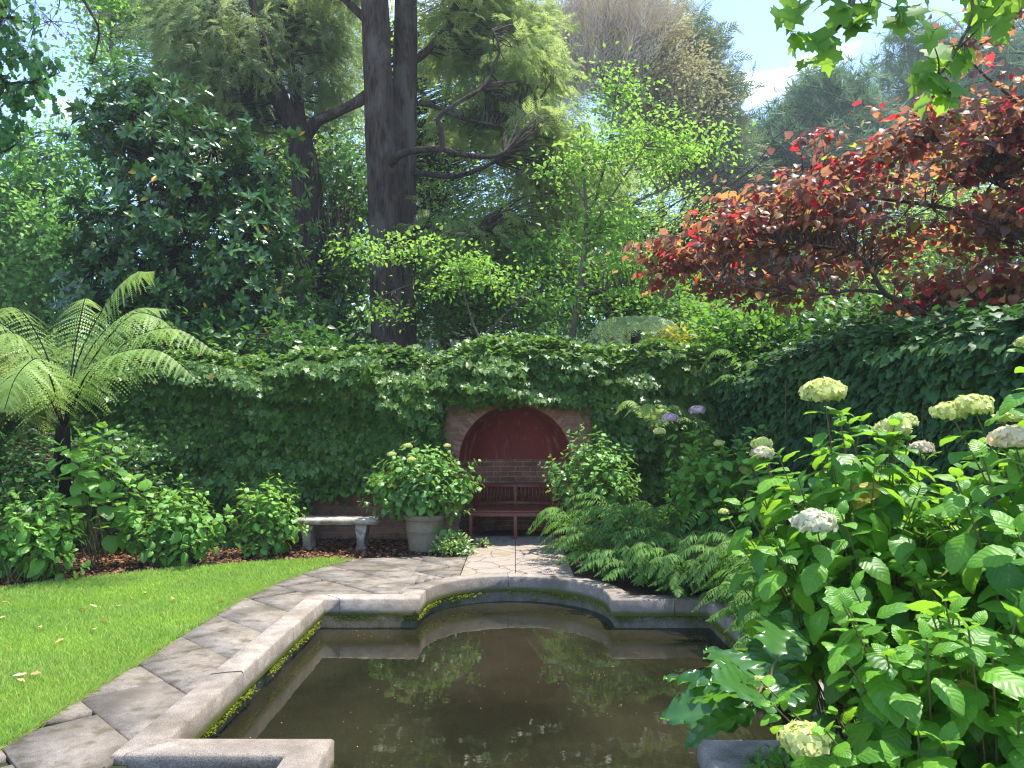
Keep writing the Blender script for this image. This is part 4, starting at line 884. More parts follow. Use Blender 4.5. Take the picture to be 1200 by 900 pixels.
bush('leafy_shrub', 'shaded shrub behind the right side wall under the red tree', [ell(1050, 390, 90, 40, 9.8, .7), ell(1160, 370, 80, 40, 9, .7), ell(980, 400, 60, 30, 10.5, .6)], 260, .2, 24, LEAFM, .11, M['dark'], 126)
# left edge shrubs
bush('olive_shrub', 'tangled olive shrub at the far left behind the tree fern', [ell(20, 480, 60, 60, 11.5, .9), ell(-40, 500, 60, 80, 11, .9), ell(80, 440, 40, 40, 12, .8)], 280, .22, 24, LEAFM, .085, M['olive'], 127)
bush('dark_shrub', 'dark twiggy shrub below the tree fern in the left bed', [ell(40, 545, 60, 45, 10.2, .7), ell(120, 560, 55, 60, 10.4, .6), ell(180, 590, 50, 50, 10.5, .5)], 260, .2, 22, LEAFM, .075, M['dark'], 128)
bush('pale_shrub', 'sunlit feathery shrub low at the far left edge', [ell(-20, 430, 50, 35, 10.6, .6), ell(5, 460, 35, 22, 10.3, .5)], 90, .16, 14, SPRAY, .25, M['feather'], 129)
stuff_g = MB(); r = RNG(130); n = 60000
x = r.uniform(-60, 75, n); y = r.uniform(58, 75, n); z = 1.5+ (y-14)*.03 + 12*r.random(n)**.8*(.62+.3*fbm(x*.22, x*0, 6))
stuff_g.leaves(LEAF2, np.c_[x, y, z], r.normal(size=(n, 3)), r.normal(size=(n, 3))*.5+np.array([0, -.4, 1]), r.uniform(.5, 1.1, n), r.random(n))
stuff(stuff_g.build('woodland', M['pine']), 'far dark wood closing the view behind the garden', 'wood')

# overhanging plane branch (upper right) and oak branch (upper left), from trees just out of frame
Y = 4.6
def hanging(name, label, limbs, spots, T, size, mat, seed, stem):
    r = RNG(seed); root = thing(name, label, 'tree', tuple(float(v) for v in limbs[0][0][0])); 
    for i, (pts, a, b) in enumerate(limbs):
        g = MB(); g.tube(pts, a, b, 10 if i == 0 else 6, 5); g.build('trunk' if i == 0 else 'branch', stem, root, smooth=True)
    g = MB(); tw = g
    sk = np.concatenate([l[0][len(l[0])//2:] for l in limbs[1:]])
    for (q, rr, m) in spots:
        q = np.array(q); a = sk[np.linalg.norm(sk-q, axis=1).argmin()]
        if np.linalg.norm(a-q) > .03: tw.tube([a, (a+q)/2+r.normal(size=3)*.02, q], [.006, .004, .002], seg=4, res=3, mat=1)
        pos = q+r.normal(size=(m, 3))*rr; d = np.c_[r.normal(0, .6, (m, 2)), -.7*np.ones(m)]; d = nrm(d)
        for pp, p0 in zip(pos, np.tile(q, (m, 1))): tw.tube([p0, pp], .002, .0015, 4, mat=1)
        g.leaves(T, pos, d, np.c_[r.normal(0, .5, m), -.9+r.normal(0, .4, m), .8*np.ones(m)], size*r.uniform(.6, 1.15, m), r.random(m))
    g.build('foliage', [mat, stem], root); return root
pl = [(np.array([(5.6, 4.4, 0), (5.5, 4.4, 2.0), (5.2, 4.5, 3.6), (4.6, 4.6, 4.8)]), .16, .09),
      (np.array([(4.7, 4.6, 4.7), (3.8, 4.6, 4.65), P(1120, -50, Y), P(1040, -40, Y), P(1003, -10, Y), P(995, 15, Y), P(975, 40, Y), P(958, 55, Y)]), .05, .006),
      (np.array([P(1120, -50, Y), P(1140, 10, Y), P(1120, 60, Y), P(1100, 90, Y)]), .012, .004), (np.array([P(1040, -40, Y), P(960, -40, Y), P(938, 0, Y), P(930, 30, Y)]), .01, .003)]
spots = [(P(930, 12, Y), .03, 4), (P(932, 42, Y), .025, 4), (P(985, 0, Y), .05, 6), (P(1010, 25, Y), .03, 4), (P(965, 55, Y), .05, 6), (P(1060, 15, Y), .06, 7), (P(1050, -10, Y), .08, 8), (P(1085, 30, Y-.3), .05, 5),
         (P(1100, 70, Y), .06, 7), (P(1085, 95, Y), .05, 6), (P(1110, 110, Y), .04, 5), (P(1150, 20, Y), .08, 9), (P(1165, -10, Y), .1, 10), (P(1130, 50, Y), .06, 5), (P(1200, -30, Y), .12, 12), (P(975, -20, Y), .06, 6), (P(1020, 8, Y), .03, 3)]
hanging('plane_tree', 'overhanging branch of large lobed green leaves at the upper right', pl, spots, PLANE, .155, M['plane'], 140, M['bark_grey'])
Y = 9.5
ol = [(np.array([(-8.2, 9.5, 0), (-8.1, 9.5, 3), (-7.9, 9.5, 6), (-7.4, 9.5, 8)]), .2, .1),
      (np.array([(-8.0, 9.5, 4.5), P(-40, 120, Y), P(10, 100, Y), P(45, 95, Y), P(70, 85, Y)]), .05, .006), (np.array([(-7.9, 9.5, 6), P(-30, 30, Y), P(10, 20, Y), P(40, 30, Y)]), .05, .006), (np.array([(-8.0, 9.5, 4), P(-40, 190, Y), P(0, 180, Y), P(25, 165, Y)]), .04, .006)]
r = RNG(141); spots = []
for (a, b, sx, sy, k) in ((15, 30, 22, 18, 9), (20, 70, 22, 18, 10), (45, 90, 16, 12, 8), (10, 110, 20, 16, 8), (0, 175, 14, 14, 5), (-30, 80, 30, 60, 12), (0, 0, 25, 12, 5)):
    for _ in range(k): spots.append((P(a+r.normal()*sx, b+r.normal()*sy, Y+r.normal()*.2), .09, 11))
hanging('oak_tree', 'dark green oak branch overhanging the top left corner', ol, spots, OAK, .16, M['oak'], 142, M['bark_dark'])
Y = 11
bl = [(np.array([(-9.5, 12, 0), (-9.2, 12, 4), (-8.2, 11.6, 7.6), P(40, -80, Y)]), .16, .05), (np.array([P(40, -80, Y), P(92, -8, Y), P(105, 12, Y), P(116, 35, Y), P(113, 58, Y), P(108, 75, Y)]), .03, .006), (np.array([P(116, 38, Y), P(128, 45, Y), P(140, 60, Y)]), .008, .003), (np.array([P(60, -60, Y), P(70, 0, Y), P(60, 25, Y)]), .012, .003)]
r = RNG(143); spots = [(P(a+r.normal()*16, b+r.normal()*12, Y+r.normal()*.2), .08, 7) for (a, b) in ((70, 10), (60, 35), (85, 25), (105, 5), (75, 50), (45, 15), (95, 48)) for _ in range(3)]
hanging('bronze_tree', 'curved bare branch with sparse purplish twigs hanging at upper left', bl, spots, LEAF2, .07, leaf_mat('bronze_leaf', (.10, .07, .10), (.18, .12, .15), (.3, .2, .2)), 144, M['bark_dark'])

# ------------------------------------------------------------------ ferns
def frond(g, path, W0, npin, r, stem, sr=.008, mat=0, pin_n=9, hang=.3, wp=.085, back=.25, lace=1.0, jit=.06):
    """arching frond: midrib with pinnae on both sides, each pinna toothed with pinnules"""
    path = np.asarray(path, float); t = np.linspace(0, len(path)-1, 40)
    stem.tube(path, sr, sr*.25, 5, 6, cap=False)
    a = np.vstack([2*path[0]-path[1], path, 2*path[-1]-path[-2]])
    def cat(s):
        i = min(int(s), len(path)-2); f = s-i; p0, p1, p2, p3 = a[i:i+4]
        return .5*(2*p1+(p2-p0)*f+(2*p0-5*p1+4*p2-p3)*f*f+(3*p1-p0-3*p2+p3)*f**3)
    C = []; D = []; U = []; Sz = []; Rn = []
    for k in range(npin):
        u = .16+.84*k/(npin-1); s = u*(len(path)-1)*.999; c = cat(s); tg = nrm(cat(min(s+.05, len(path)-1.001))-cat(max(s-.05, 0)))
        side = nrm(np.cross(tg, [0, 0, 1.])); upv = np.cross(side, tg)
        L = W0*(math.sin(PI*min(1, (u*.92+.06))**.8)**.8)
        for sg in (-1, 1):
            L = L*r.uniform(1-jit, 1+jit); cv = r.uniform(.25, .6)
            d = side*sg + tg*back + np.array([0, 0, -hang]) + r.normal(size=3)*jit
            d = nrm(d); sdv = nrm(np.cross(d, upv)); rn = r.random()
            V = []; Fq = []; 
            if pin_n == 1:
                e = c+d*L-np.array([0, 0, cv*L]); mm = c+d*L*.45-np.array([0, 0, cv*L*.2]); hw = wp*W0
                g.add(np.array([c, mm+sdv*hw, e, mm-sdv*hw]), np.array([[0, 1, 2], [0, 2, 3]]), rn); continue
            for i in range(pin_n):
                x0 = i/pin_n; x1 = (i+1)/pin_n; hw = wp*W0*(1-x0*.85); dr = lambda x: np.array([0, 0, -cv*L*x*x])
                x1 = x0+(x1-x0)*lace; b0, b1 = c+d*L*x0+dr(x0), c+d*L*x1+dr(x1); m = len(V)
                tp = b0*.3+b1*.7
                V += [b0, b1, tp+sdv*hw+d*hw*.4, tp-sdv*hw+d*hw*.4]; Fq += [[m, m+1, m+2], [m+1, m, m+3]]
            g.add(np.array(V), np.array(Fq), rn)
Y = 9.0
tf = thing('tree_fern', 'tree fern with black trunk and arching pale green fronds in the left bed', 'tree fern', tuple(float(v) for v in P(78, 640, Y)))
g = MB(); g.tube([P(76, 640, Y), P(74, 560, Y), P(73, 525, Y), P(74, 500, Y)], [.075, .075, .085, .07], seg=12, res=5, wob=.2, rng=RNG(150)); g.build('trunk', M['fern_trunk'], tf)
r = RNG(151); n = 0
FR = [[(76, 500, 0), (100, 450, -.1), (150, 400, -.2), (205, 385, -.3), (258, 415, -.4)],
      [(75, 500, 0), (92, 420, .1), (128, 350, .2), (155, 322, .3), (178, 318, .3)],
      [(76, 500, 0), (103, 430, 0), (150, 372, 0), (185, 372, 0), (214, 396, 0)],
      [(74, 500, 0), (60, 440, -.2), (30, 398, -.4), (0, 392, -.6), (-40, 420, -.8)],
      [(73, 500, 0), (50, 440, .3), (10, 385, .5), (-30, 372, .6), (-70, 390, .7)],
      [(75, 500, 0), (60, 445, -.5), (45, 420, -.9), (20, 440, -1.3), (5, 480, -1.5)],
      [(75, 500, 0), (86, 420, .5), (95, 370, 1.0), (100, 350, 1.5), (105, 355, 1.9)],
      [(74, 500, 0), (58, 425, .5), (30, 370, 1.0), (10, 360, 1.4), (-10, 375, 1.7)],
      [(76, 500, 0), (104, 435, -.3), (145, 412, -.5), (190, 412, -.6), (232, 445, -.7)], [(74, 500, 0), (48, 450, -.5), (15, 440, -.9), (-15, 470, -1.2)], [(76, 500, 0), (95, 430, .4), (125, 385, .8), (160, 362, 1.2), (195, 362, 1.6)]]
for q in FR:
    g = MB(); st = MB(); frond(g, [P(a, b, Y+c) for a, b, c in q], .44, 36, r, st, .012, pin_n=15, wp=.085, hang=.4, lace=.75, jit=.11)
    o = g.build('frond', M['fern'], tf); st.build('midrib', M['fern_trunk'], o) if False else None
    s2 = st.build('midrib', M['fern_trunk'], None); s2.parent = o; s2.matrix_parent_inverse.identity(); s2.location = -np.array(tf['_w'])
Y = 14.0
tf2 = thing('tree_fern', 'silvery umbrella of a tree fern showing above the wall right of the niche', 'tree fern', (float(P(745, 500, Y)[0]), Y, 0.0))
c = P(745, 384, Y); g = MB(); g.tube([(c[0], Y, 0), (c[0]+.03, Y, 1.2), (c[0], Y, c[2]-.05)], .09, .09, 10, 4); g.build('trunk', M['fern_trunk'], tf2)
for k in range(18):
    a = 2*PI*k/18+r.normal()*.08; g = MB(); st = MB(); h = np.array([math.cos(a), math.sin(a), 0]); L = r.uniform(.85, 1.0)
    frond(g, [c, c+h*L*.35+np.array([0, 0, .17]), c+h*L*.7+np.array([0, 0, .08]), c+h*L+np.array([0, 0, -.26])], .26, 24, r, st, .008, hang=.25)
    g.build('frond', M['fern_silver'], tf2)
def fern_clump(c, n, L, seed, label, mat=M['fern_dark'], W0=.12, group='ferns in the bed beside the pool', arch=.62, npin=30):
    r = RNG(seed); root = thing('fern_clump', label, 'fern', tuple(float(v) for v in c), group); g = MB(); st = MB()
    for k in range(n):
        a = 2*PI*k/n+r.normal()*.3; h = np.array([math.cos(a), math.sin(a), 0]); l = L*r.uniform(.6, 1.1); e = r.uniform(.4, 1.3)*arch*2
        b = c+h*.04
        frond(g, [b, b+h*l*.35+np.array([0, 0, l*.45*e]), b+h*l*.7+np.array([0, 0, l*.52*e]), b+h*l*1.0+np.array([0, 0, l*.30*e])], W0*r.uniform(.6, 1.25)*(L/.85)**.5, npin, r, st, .004, hang=.30, pin_n=1, wp=.10, back=.5, jit=.14)
    g.build('fronds', mat, root); st.build('stalks', M['stem_g'], root)
fl = 'feathery green fern in the shaded bed right of the pool'
k = 0
for (x, y, L) in ((.95, 9.5, .85), (1.25, 8.9, .95), (1.6, 9.4, 1.1), (1.45, 8.2, .85), (1.95, 8.6, 1.05), (2.2, 7.9, .8), (2.35, 7.1, .8), (1.75, 7.75, .65), (2.25, 6.4, .75), (2.3, 5.7, .7), (2.7, 6.6, .85), (2.4, 9.2, .8), (1.15, 8.45, .55), (2.6, 5.2, .7), (1.6, 7.72, .6), (1.95, 7.5, .62), (2.15, 6.95, .72), (2.12, 6.2, .7), (2.05, 5.5, .6)):
    fern_clump(np.array([x, y, -.01]), 30, L, 160+k, fl); k += 1
fern_clump(P(890, 470, 10.6), 14, .8, 190, 'fern spilling over the corner where the two ivy walls meet', group=None)
fern_clump(P(765, 505, 9.6), 9, .55, 191, 'bright fern frond tuft beside the purple hydrangea', mat=M['fern'], group=None)

# ------------------------------------------------------------------ hydrangeas
def dome(c, rx, ry, z0, z1, n, r, low=-.2):
    i = np.arange(n)+.5; ph = np.arccos(1-i/n*(1-low)); th = PI*(1+5**.5)*i
    d = np.c_[np.cos(th)*np.sin(ph), np.sin(th)*np.sin(ph), np.cos(ph)]; d = nrm(d+r.normal(size=d.shape)*.12)
    zc = z0+(z1-z0)*.42; rz = (z1-zc)
    q = np.array([c[0], c[1], zc]) + d*np.array([rx, ry, rz])*(.62+.50*r.random((n, 1)))*(1+.14*np.sin(d[:, :1]*5+c[0]*9)*np.cos(d[:, 2:]*4+c[1]*7)); return q
def flower_head(c, R_, mat, seed, parent, flat=.6, n=None):
    r = RNG(seed); n = n or int(170*(R_/.09)**1.3)+40; i = np.arange(n)+.5; ph = np.arccos(1-i/n*1.55); th = PI*(1+5**.5)*i
    d = np.c_[np.cos(th)*np.sin(ph), np.sin(th)*np.sin(ph), np.cos(ph)]; bumpy = 1+.10*np.sin(th*3)*np.sin(ph*5)
    pos = c+d*np.array([R_, R_, R_*flat])*(bumpy*(.84+.22*r.random(n)))[:, None]
    t = np.cross(d, r.normal(size=(n, 3))); g = MB(); rn = np.clip(.75*r.random(n)+.35*(np.sin(ph)), 0, 1)
    g.leaves(FLORET, pos, t, d+r.normal(size=(n, 3))*.45, R_*.29*r.uniform(.7, 1.25, n), rn)
    # green receptacle under the florets
    core = RNG(seed+1); g2 = d*np.array([R_, R_, R_*flat])*.82
    g.leaves(FLORET, c+g2, t, d, R_*.34, rn*.3)
    return g.build('flower_head', mat, parent)
def hydrangea(label, base, tips, leafL, T, mat, seed, br=.15, nodes=4, gap=.085, cat='hydrangea', group=None, flowers=(), stemr=.005, name='hydrangea_bush', tl=.45):
    r = RNG(seed); base = np.asarray(base, float); root = thing(name, label, cat, tuple(float(v) for v in base), group)
    st = MB(); pos = []; D = []; U = []; Sz = []; Rn = []
    alltips = [(np.asarray(t), None) for t in tips]+[(np.asarray(f[0]), f) for f in flowers]
    for t, f in alltips:
        a = r.uniform(0, 6.3); b = base+np.array([math.cos(a), math.sin(a), 0])*br*math.sqrt(r.random())
        hd = t-b; hd[2] = 0; m = b*.55+t*.45+np.array([0, 0, .18*(t[2]-b[2])])+hd*.06+r.normal(size=3)*.03
        if f is not None and f[3] if f is not None and len(f) > 3 else False: pass
        tt = np.linspace(0, 1, 14)[:, None]; cv = b*(1-tt)**2+2*m*tt*(1-tt)+t*tt**2
        st.tube(cv, stemr*1.3, stemr*.6, 5, 1, cap=False)
        L = np.r_[0, np.cumsum(np.linalg.norm(np.diff(cv, axis=0), axis=1))]; ax0 = r.uniform(0, PI); tot = L[-1]
        nn = nodes if f is None else nodes+1
        for k in range(nn):
            dist = .015+gap*k*(.55+.13*k) if f is None else .05+gap*k*(.8+.1*k)
            if dist > tot*.9: break
            c = np.array([np.interp(tot-dist, L, cv[:, j]) for j in range(3)]); s2 = min(13, max(1, np.searchsorted(L, tot-dist)))
            tg = nrm(cv[s2]-cv[s2-1]); x = nrm(np.cross(tg, [.31, .17, .93])); y = np.cross(tg, x); aa = ax0+k*PI/2+r.normal()*.25
            for sg in (0, PI):
                h = x*math.cos(aa+sg)+y*math.sin(aa+sg); el = .75-.30*k+r.normal()*.18
                if f is not None: el = .35-.2*k+r.normal()*.15
                d = nrm(h*math.cos(el)+tg*math.sin(el)+np.array([0, 0, -.12*k])); sc = leafL*min(1.05, tl+.24*k)*r.uniform(.62, 1.22)
                pos.append(c+d*.012*k); D.append(d); U.append(tg*.7+np.array([0, 0, .9])+r.normal(size=3)*.34); Sz.append(sc); Rn.append(.995 if k > 1 and r.random() < .012 else np.clip((.85-.17*k)+r.normal()*.2, 0, .97))
    g = MB(); g.leaves(T, np.array(pos), np.array(D), np.array(U), np.array(Sz), np.array(Rn)); g.build('foliage', mat, root)
    st.build('stems', M['stem_g'], root, smooth=True)
    for i, f in enumerate(flowers): flower_head(np.asarray(f[0])+np.array([0, 0, -f[1]*.1]), f[1], M[f[2]], seed*7+i, root)
    return root
r = RNG(200)
# big plants close on the right
def F_(px, py, Y, rpx, m): return (P(px, py, Y), PX(rpx, Y), m)
near = T_near(.33, 14, .10, .22, .04, .02)
hydrangea('tall hydrangea in the right foreground with cream mophead standing clear of its leaves', (1.72, 3.75, -.1),
    np.vstack([dome((1.75, 3.75), .62, .55, .1, 1.66, 100, r), [P(880, 540, 4.1), P(885, 575, 4.0), P(1040, 505, 3.7), P(1000, 540, 3.5), P(935, 560, 3.6), P(960, 520, 3.9), P(890, 700, 3.7), P(870, 640, 3.9), P(910, 640, 3.4), P(985, 600, 3.3)]]), .165, near, M['hyd'], 201, .22,
    nodes=5, gap=.07, flowers=[F_(965, 457, 3.6, 24, 'flower_cream'), F_(1047, 500, 3.7, 19, 'flower_cream'), F_(1060, 492, 4.1, 14, 'flower_cream'), F_(955, 610, 3.15, 23, 'flower_white'), F_(893, 519, 4.3, 12, 'flower_cream'), F_(893, 530, 4.1, 13, 'flower_pink'), F_(1080, 524, 3.9, 13, 'flower_pink'), F_(848, 599, 4.3, 6, 'flower_cream')])
hydrangea('hydrangea at the right edge with paired pale mopheads over bright leaves', (2.4, 3.2, -.1),
    np.vstack([dome((2.3, 3.15), .68, .6, .1, 1.66, 104, r), [P(1150, 530, 3.0), P(1190, 540, 2.9), P(1120, 560, 2.9), P(1190, 620, 2.5)]]), .17, near, M['hyd'], 202, .22,
    nodes=5, gap=.07, flowers=[F_(1112, 481, 3.3, 19, 'flower_cream'), F_(1139, 474, 3.25, 22, 'flower_cream'), F_(1187, 512, 2.9, 24, 'flower_pink'), F_(1183, 487, 3.3, 15, 'flower_cream'), F_(1203, 400, 2.9, 12, 'flower_cream')])
hydrangea('low hydrangea nearest the viewer with one cream flower by the coping', (1.55, 2.62, -.25),
    dome((1.5, 2.6), .56, .42, .05, 1.12, 92, r), .16, near, M['hyd'], 203, .2, nodes=5, gap=.07, flowers=[F_(943, 864, 2.45, 27, 'flower_cream'), F_(888, 795, 2.9, 5, 'flower_cream')])
# further plants
mid = T_near(.33, 6, .10, .2, .02, .015)
hydrangea('purple-flowered hydrangea in the shaded corner right of the niche', (2.45, 8.9, 0), dome((2.35, 8.8), .78, .6, .2, 1.62, 90, r), .15, mid, M['hyd'], 204, .25, nodes=5,
    flowers=[F_(785, 489, 8.7, 9, 'flower_purple'), F_(817, 480, 8.8, 9, 'flower_purple'), F_(843, 519, 8.4, 6, 'flower_cream'), F_(773, 505, 8.5, 7, 'flower_cream')])
hydrangea('pale green hydrangea right of the bench niche without flowers', (1.15, 10.4, 0), dome((1.05, 10.35), .66, .45, .35, 1.66, 95, r), .13, mid, M['hyd_urn'], 205, .2, nodes=5)
hydrangea('dark hydrangea between the ferns and the right side wall', (2.95, 6.2, 0), dome((2.9, 6.2), .6, .6, .1, 1.35, 60, r), .16, mid, M['hyd_dark'], 206, .25, nodes=5)
hydrangea('leafy green hydrangea at the left edge of the lawn bed', (-5.25, 8.35, 0), dome((-5.25, 8.35), .62, .45, .05, 1.02, 70, r, -.5), .15, mid, M['hyd_pale'], 207, .25, nodes=5)
hydrangea('leafy hydrangea midway between tree fern and stone bench', (-4.15, 9.35, 0), dome((-4.1, 9.3), .62, .45, .05, .98, 75, r, -.5), .14, mid, M['hyd_pale'], 208, .25, nodes=5)
hydrangea('leafy hydrangea touching the left end of the stone bench', (-3.2, 9.95, 0), dome((-3.2, 9.95), .5, .38, .05, 1.06, 65, r, -.5), .125, mid, M['hyd_pale'], 209, .2, nodes=5)
BIGL = T_near(.42, 8, .06, .2, .03, .03)
hydrangea('tall plant with big rounded pale leaves in front of the tree fern', P(115, 640, 9.3)*np.array([1, 1, 0]), [P(70, 520, 8.8), P(55, 545, 8.8), P(85, 535, 8.7), P(62, 570, 8.7), P(95, 510, 9.2), P(120, 500, 9.1), P(140, 530, 9), P(100, 545, 8.9), P(155, 560, 9.1), P(80, 560, 9.1), P(125, 575, 8.9), P(160, 600, 9.1), P(110, 525, 9.0), P(70, 580, 9.1), P(140, 600, 9.0), P(175, 570, 9.3)], .20, BIGL, M['hyd_pale'], 210, .12, nodes=4, gap=.11, cat='plant', name='broadleaf_plant', tl=.7)

# ------------------------------------------------------------------ urn, benches
UX, UY = float(P(498, 645, 10.3)[0]), 10.3
urn = thing('plant_pot', 'large grey brown clay pot with ringed sides left of the niche', 'pot', (UX, UY, 0))
g = MB(); k = .98
prof = [(0, .0), (.205, .0), (.215, .02), (.225, .10), (.238, .20), (.245, .255), (.252, .262), (.252, .275), (.248, .282), (.255, .35), (.262, .40), (.266, .405), (.288, .415), (.292, .44), (.290, .475), (.280, .482), (.262, .478), (.255, .45), (.25, .40), (0, .40)]
g.lathe(prof, (UX, UY, .004), 56); g.build('body', M['urn'], urn, smooth=True)
g = MB(); a = np.linspace(0, 2*PI, 33)[:-1]; g.add(np.c_[UX+.249*np.cos(a), UY+.249*np.sin(a), np.full(32, .425)], np.arange(32)[None]); g.build('soil', M['soil'], urn)
c = P(494, 560, 10.3)
hydrangea('bright green hydrangea growing out of the clay pot', (UX, UY, .425), np.vstack([dome((UX-.06, UY), .80, .52, .40, 1.42, 150, r, -.3), [P(428, 575, 10.2), P(440, 590, 10.2), P(555, 545, 10.2), P(562, 540, 10.2), P(548, 580, 10.1), P(535, 600, 10), P(540, 625, 10.0), P(458, 600, 10.1)]]), .13, mid, M['hyd_urn'], 211, .14, nodes=5, gap=.075,
    flowers=[F_(478, 522, 10.2, 5, 'flower_cream'), F_(459, 532, 10.1, 5, 'flower_cream'), F_(524, 522, 10.2, 4, 'flower_cream'), F_(482, 538, 10.0, 5, 'flower_cream')])
def mound(name, label, c, rx, ry, rz, n, T, size, mat, seed, cat='plant', group=None):
    r = RNG(seed); root = thing(name, label, cat, (c[0], c[1], 0), group); d = nrm(r.normal(size=(n, 3))); d[:, 2] = np.abs(d[:, 2])
    pos = np.array(c)+d*np.array([rx, ry, rz])*(.5+.55*r.random((n, 1))); g = MB()
    g.leaves(T, pos, d*.6+r.normal(size=(n, 3))*.5, d*.4+np.array([0, -.1, 1.])+r.normal(size=(n, 3))*.3, size*r.uniform(.7, 1.2, n), r.random(n)); g.build('foliage', mat, root)
    st = MB()
    for k in range(0, n, max(1, n//40)): st.tube([(c[0], c[1], 0), pos[k]*.5+np.array([c[0], c[1], pos[k][2]*1.2])*.5, pos[k]], .003, .002, 4, cap=False)
    st.build('stems', M['stem_g'], root); return root
q = P(531, 645, 10.0); mound('ground_cover', 'low mound of small variegated leaves beside the clay pot', (float(q[0]), 10.0, .02), .28, .24, .24, 520, LEAFM, .065, M['ground_ivy'], 220)
q = P(570, 634, 10.5); mound('ground_cover', 'tiny sprig of leaves at the left edge of the niche floor', (float(q[0])-.05, 10.55, .02), .10, .09, .10, 60, LEAFM, .05, M['ground_ivy'], 221)
q = P(880, 895, 2.9); mound('ground_cover', 'small creeping leaves over the near right coping', (1.18, 3.45, -.05), .16, .35, .22, 700, LEAFM, .04, M['hyd_dark'], 222)

sb = thing('stone_bench', 'weathered stone bench with scrolled end on carved legs before the wall', 'bench', (-2.37, 10.45, 0))
g = MB(); x0, x1 = -2.92, -1.84
prof = [(-.19, .345), (-.205, .36), (-.215, .385), (-.205, .41), (-.19, .42), (.19, .42), (.205, .41), (.215, .385), (.205, .36), (.19, .345)]
xsn = [x0, x0+.015, x0+.06]+list(np.linspace(x0+.15, x1-.15, 8))+[x1-.06, x1-.015, x1]
rows = []
for x in xsn:
    e = min(x-x0, x1-x); sc = 1-.06*max(0, 1-e/.05)**2; rows.append([(x, 10.45+yy*sc, .3825+(zz-.3825)*sc) for yy, zz in prof+[prof[0]]])
g.grid(np.array(rows))
for e, fl in ((0, 0), (-1, 1)):
    q = np.array(rows[e][:-1]); g.add(q, np.arange(len(q))[None, ::-1] if not fl else np.arange(len(q))[None])
g.build('seat', M['stone'], sb)
for lx in (-2.78, -2.06):
    g = MB(); pr = [(.062, 0), (.068, .03), (.055, .05), (.048, .10), (.05, .16), (.062, .22), (.072, .27), (.078, .30), (.075, .343)]
    rows = [[(lx-hw, 10.45-dy, z), (lx+hw, 10.45-dy, z), (lx+hw, 10.45+dy, z), (lx-hw, 10.45+dy, z), (lx-hw, 10.45-dy, z)] for hw, z in pr for dy in [.13+.03*math.sin(z*9)]]
    g.grid(np.array(rows), flip=True)
    lg = g.build('leg', M['stone'], sb, bevel=.006)
    g = MB()   # carved scroll on the leg's front face
    for s_ in (-1, 1):
        tt = np.linspace(0, 4.2*PI, 40); rr = .032*(1-tt/(4.6*PI)); pts = np.c_[lx+s_*(rr*np.cos(tt))*.9, np.full(40, 10.45-.166), .24+rr*np.sin(tt)]
        if s_ == 1: g.tube(pts, .006, .004, 6)
    g.tube([(lx-.035, 10.45-.15, .05), (lx-.03, 10.45-.155, .12), (lx-.04, 10.45-.165, .2)], .007, .006, 6, 3); g.tube([(lx+.035, 10.45-.15, .05), (lx+.03, 10.45-.155, .12), (lx+.035, 10.45-.165, .2)], .007, .006, 6, 3)
    o = g.build('scroll_carving', M['stone'], None, smooth=True); o.parent = lg; o.location = -np.array(sb['_w'])
# curved red bench inside the niche
rb_ = thing('curved_bench', 'red painted slatted bench curved to fit inside the arched niche', 'bench', (0, 11.6, 0))
def arcband(r0, r1, z0, z1, a0, a1, cy, n=24):
    g = MB(); A = np.linspace(a0, a1, n)
    rows = [[(r*math.cos(a), cy+r*math.sin(a), z) for a in A] for r, z in ((r0, z0), (r1, z0), (r1, z1), (r0, z1), (r0, z0))]
    g.grid(np.array(rows))
    for e in (0, -1):
        q = np.array([rows[i][e] for i in range(4)]); g.add(q, np.arange(4)[None] if e else np.arange(4)[None, ::-1])
    return g
cy = 11.50
front = lambda x: 11.40-.06*(1-(x/.7)**2)
g = MB(); zt = .415
for k in range(9):         # seat slats, each bowed between the front edge and the back arc
    f0, f1 = k/9+.012, (k+1)/9-.012; X = np.linspace(-.70, .70, 21); top = []; 
    def yy(x, f): yb = cy+math.sqrt(max(0, .72**2-x*x)); return front(x)*(1-f)+yb*f
    rows = [[(x, yy(x, f0), zt-.022) for x in X], [(x, yy(x, f0), zt) for x in X], [(x, yy(x, f1), zt) for x in X], [(x, yy(x, f1), zt-.022) for x in X], [(x, yy(x, f0), zt-.022) for x in X]]
    g.grid(np.array(rows), flip=True)
g.build('seat', M['redwood'], rb_)
g = MB(); X = np.linspace(-.70, .70, 21)
rows = [[(x, front(x)+.012+dy, z) for x in X] for dy, z in ((0, .33), (0, .388), (.03, .388), (.03, .33), (0, .33))]; g.grid(np.array(rows), flip=True); g.build('apron', M['redwood'], rb_)
for x in (-.66, 0, .66):
    g = MB(); g.box((x, front(x)+.045, .172), (.055, .055, .325)); g.build('leg', M['redwood'], rb_, bevel=.004)
for a in (rad(35), rad(90), rad(145)):
    g = MB(); g.box((.70*math.cos(a), cy+.70*math.sin(a), .38), (.05, .05, .74), a); g.build('leg', M['redwood'], rb_, bevel=.004)
arcband(.675, .715, .70, .765, rad(14), rad(166), cy).build('top_rail', M['redwood'], rb_)
arcband(.68, .71, .44, .48, rad(14), rad(166), cy).build('lower_rail', M['redwood'], rb_)
g = MB()
for k in range(30):
    a = rad(16+148*k/29); g.box((.695*math.cos(a), cy+.695*math.sin(a), .59), (.014, .03, .225), a)
g.build('back_slats', M['redwood'], rb_)

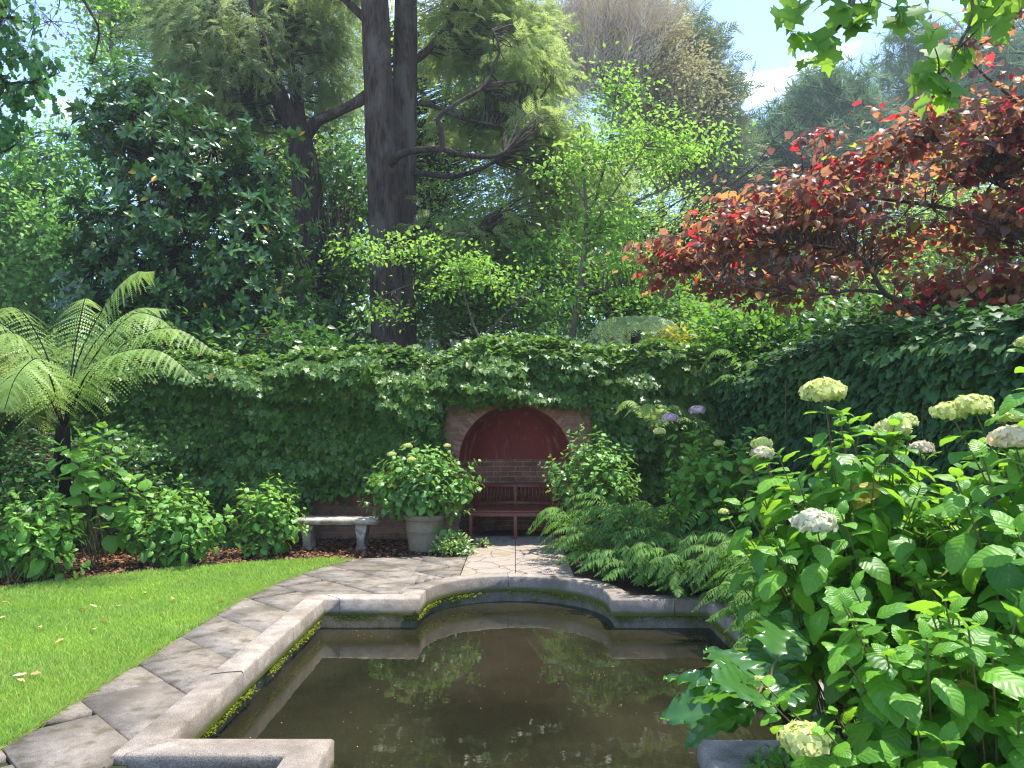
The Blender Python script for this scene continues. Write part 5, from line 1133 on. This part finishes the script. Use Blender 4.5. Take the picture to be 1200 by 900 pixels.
# ------------------------------------------------------------------ acanthus by the pool
ac = thing('acanthus', 'glossy deeply lobed acanthus leaning over the pool edge at the right', 'plant', tuple(float(v) for v in P(905, 850, 2.95)))
b0 = P(900, 850, 2.95)
r = RNG(230); mcount = 0
for (tx, ty, dy, sz, roll) in ((785, 790, .25, .38, .2), (785, 845, 0, .36, -.3), (805, 868, -.15, .30, .5), (835, 755, .35, .42, .1), (905, 740, .55, .40, -.2), (925, 720, .45, .34, .3), (800, 815, -.2, .34, .9), (860, 800, -.35, .34, -.4), (930, 790, .2, .34, 0)):
    tip = P(tx, ty, 2.95+dy); v = tip-b0; L = np.linalg.norm(v); d = nrm(v+np.array([0, 0, -.10])); base = tip-d*sz
    st = MB(); st.tube([b0, (b0+base)/2+np.array([0, 0, .08]), base+d*.02], .008, .005, 6, 4)
    side = nrm(np.cross(d, [0, 0, 1.])); up = np.array([0, -.35, 1.])+side*roll
    g = MB(); g.leaves(ACAN, [base], [d+np.array([0, 0, .22])], [up], [sz*1.05], [r.random()])
    o = g.build('leaf', M['acanthus'], ac); s2 = st.build('stalk', M['stem_g'], None); s2.parent = o; s2.location = -np.array(ac['_w'])

# ------------------------------------------------------------------ fallen leaves on the lawn and path
r = RNG(240); dl = [(122, 730), (118, 728), (248, 742), (113, 756), (344, 770), (70, 860), (130, 852), (176, 692), (107, 695), (163, 696), (140, 702), (212, 712), (82, 745), (16, 665), (4, 668), (88, 838), (190, 720), (178, 718), (60, 700), (45, 720)]
dl = [(p_[0], 500+0) for p_ in dl] if False else [(122, 725), (118, 735), (84, 746), (115, 757), (25, 788), (45, 786), (176, 693), (107, 712), (120, 709), (163, 700), (140, 708), (210, 700), (52, 732), (5, 722), (15, 703), (192, 716), (222, 676), (256, 702), (30, 862-70), (70, 770)]
for (a, b) in dl:
    yy_ = 900*(CAM_H-.02)/(b-502); xx = (a-604)/900*yy_
    g = MB(); n = 6; V = []
    s_ = r.uniform(.05, .09); th = r.uniform(0, 6.3); d = np.array([math.cos(th), math.sin(th), r.normal()*.15])
    g.leaves(T_outline([(.02, 0), (.22, .2), (.16, .32), (.34, .5), (.18, .66), (.16, .82), (0, 1)], fold=r.uniform(.1, .3), droop=r.uniform(-.4, .3)), [(xx, yy_, .028)], [d], [(r.normal()*.3, r.normal()*.3, 1)], [s_], [r.random()])
    tag(g.build('fallen_leaf', M['dead_leaf']), 'dry tan fallen leaf lying on the bright green lawn', 'leaf', 'fallen leaves on the lawn')
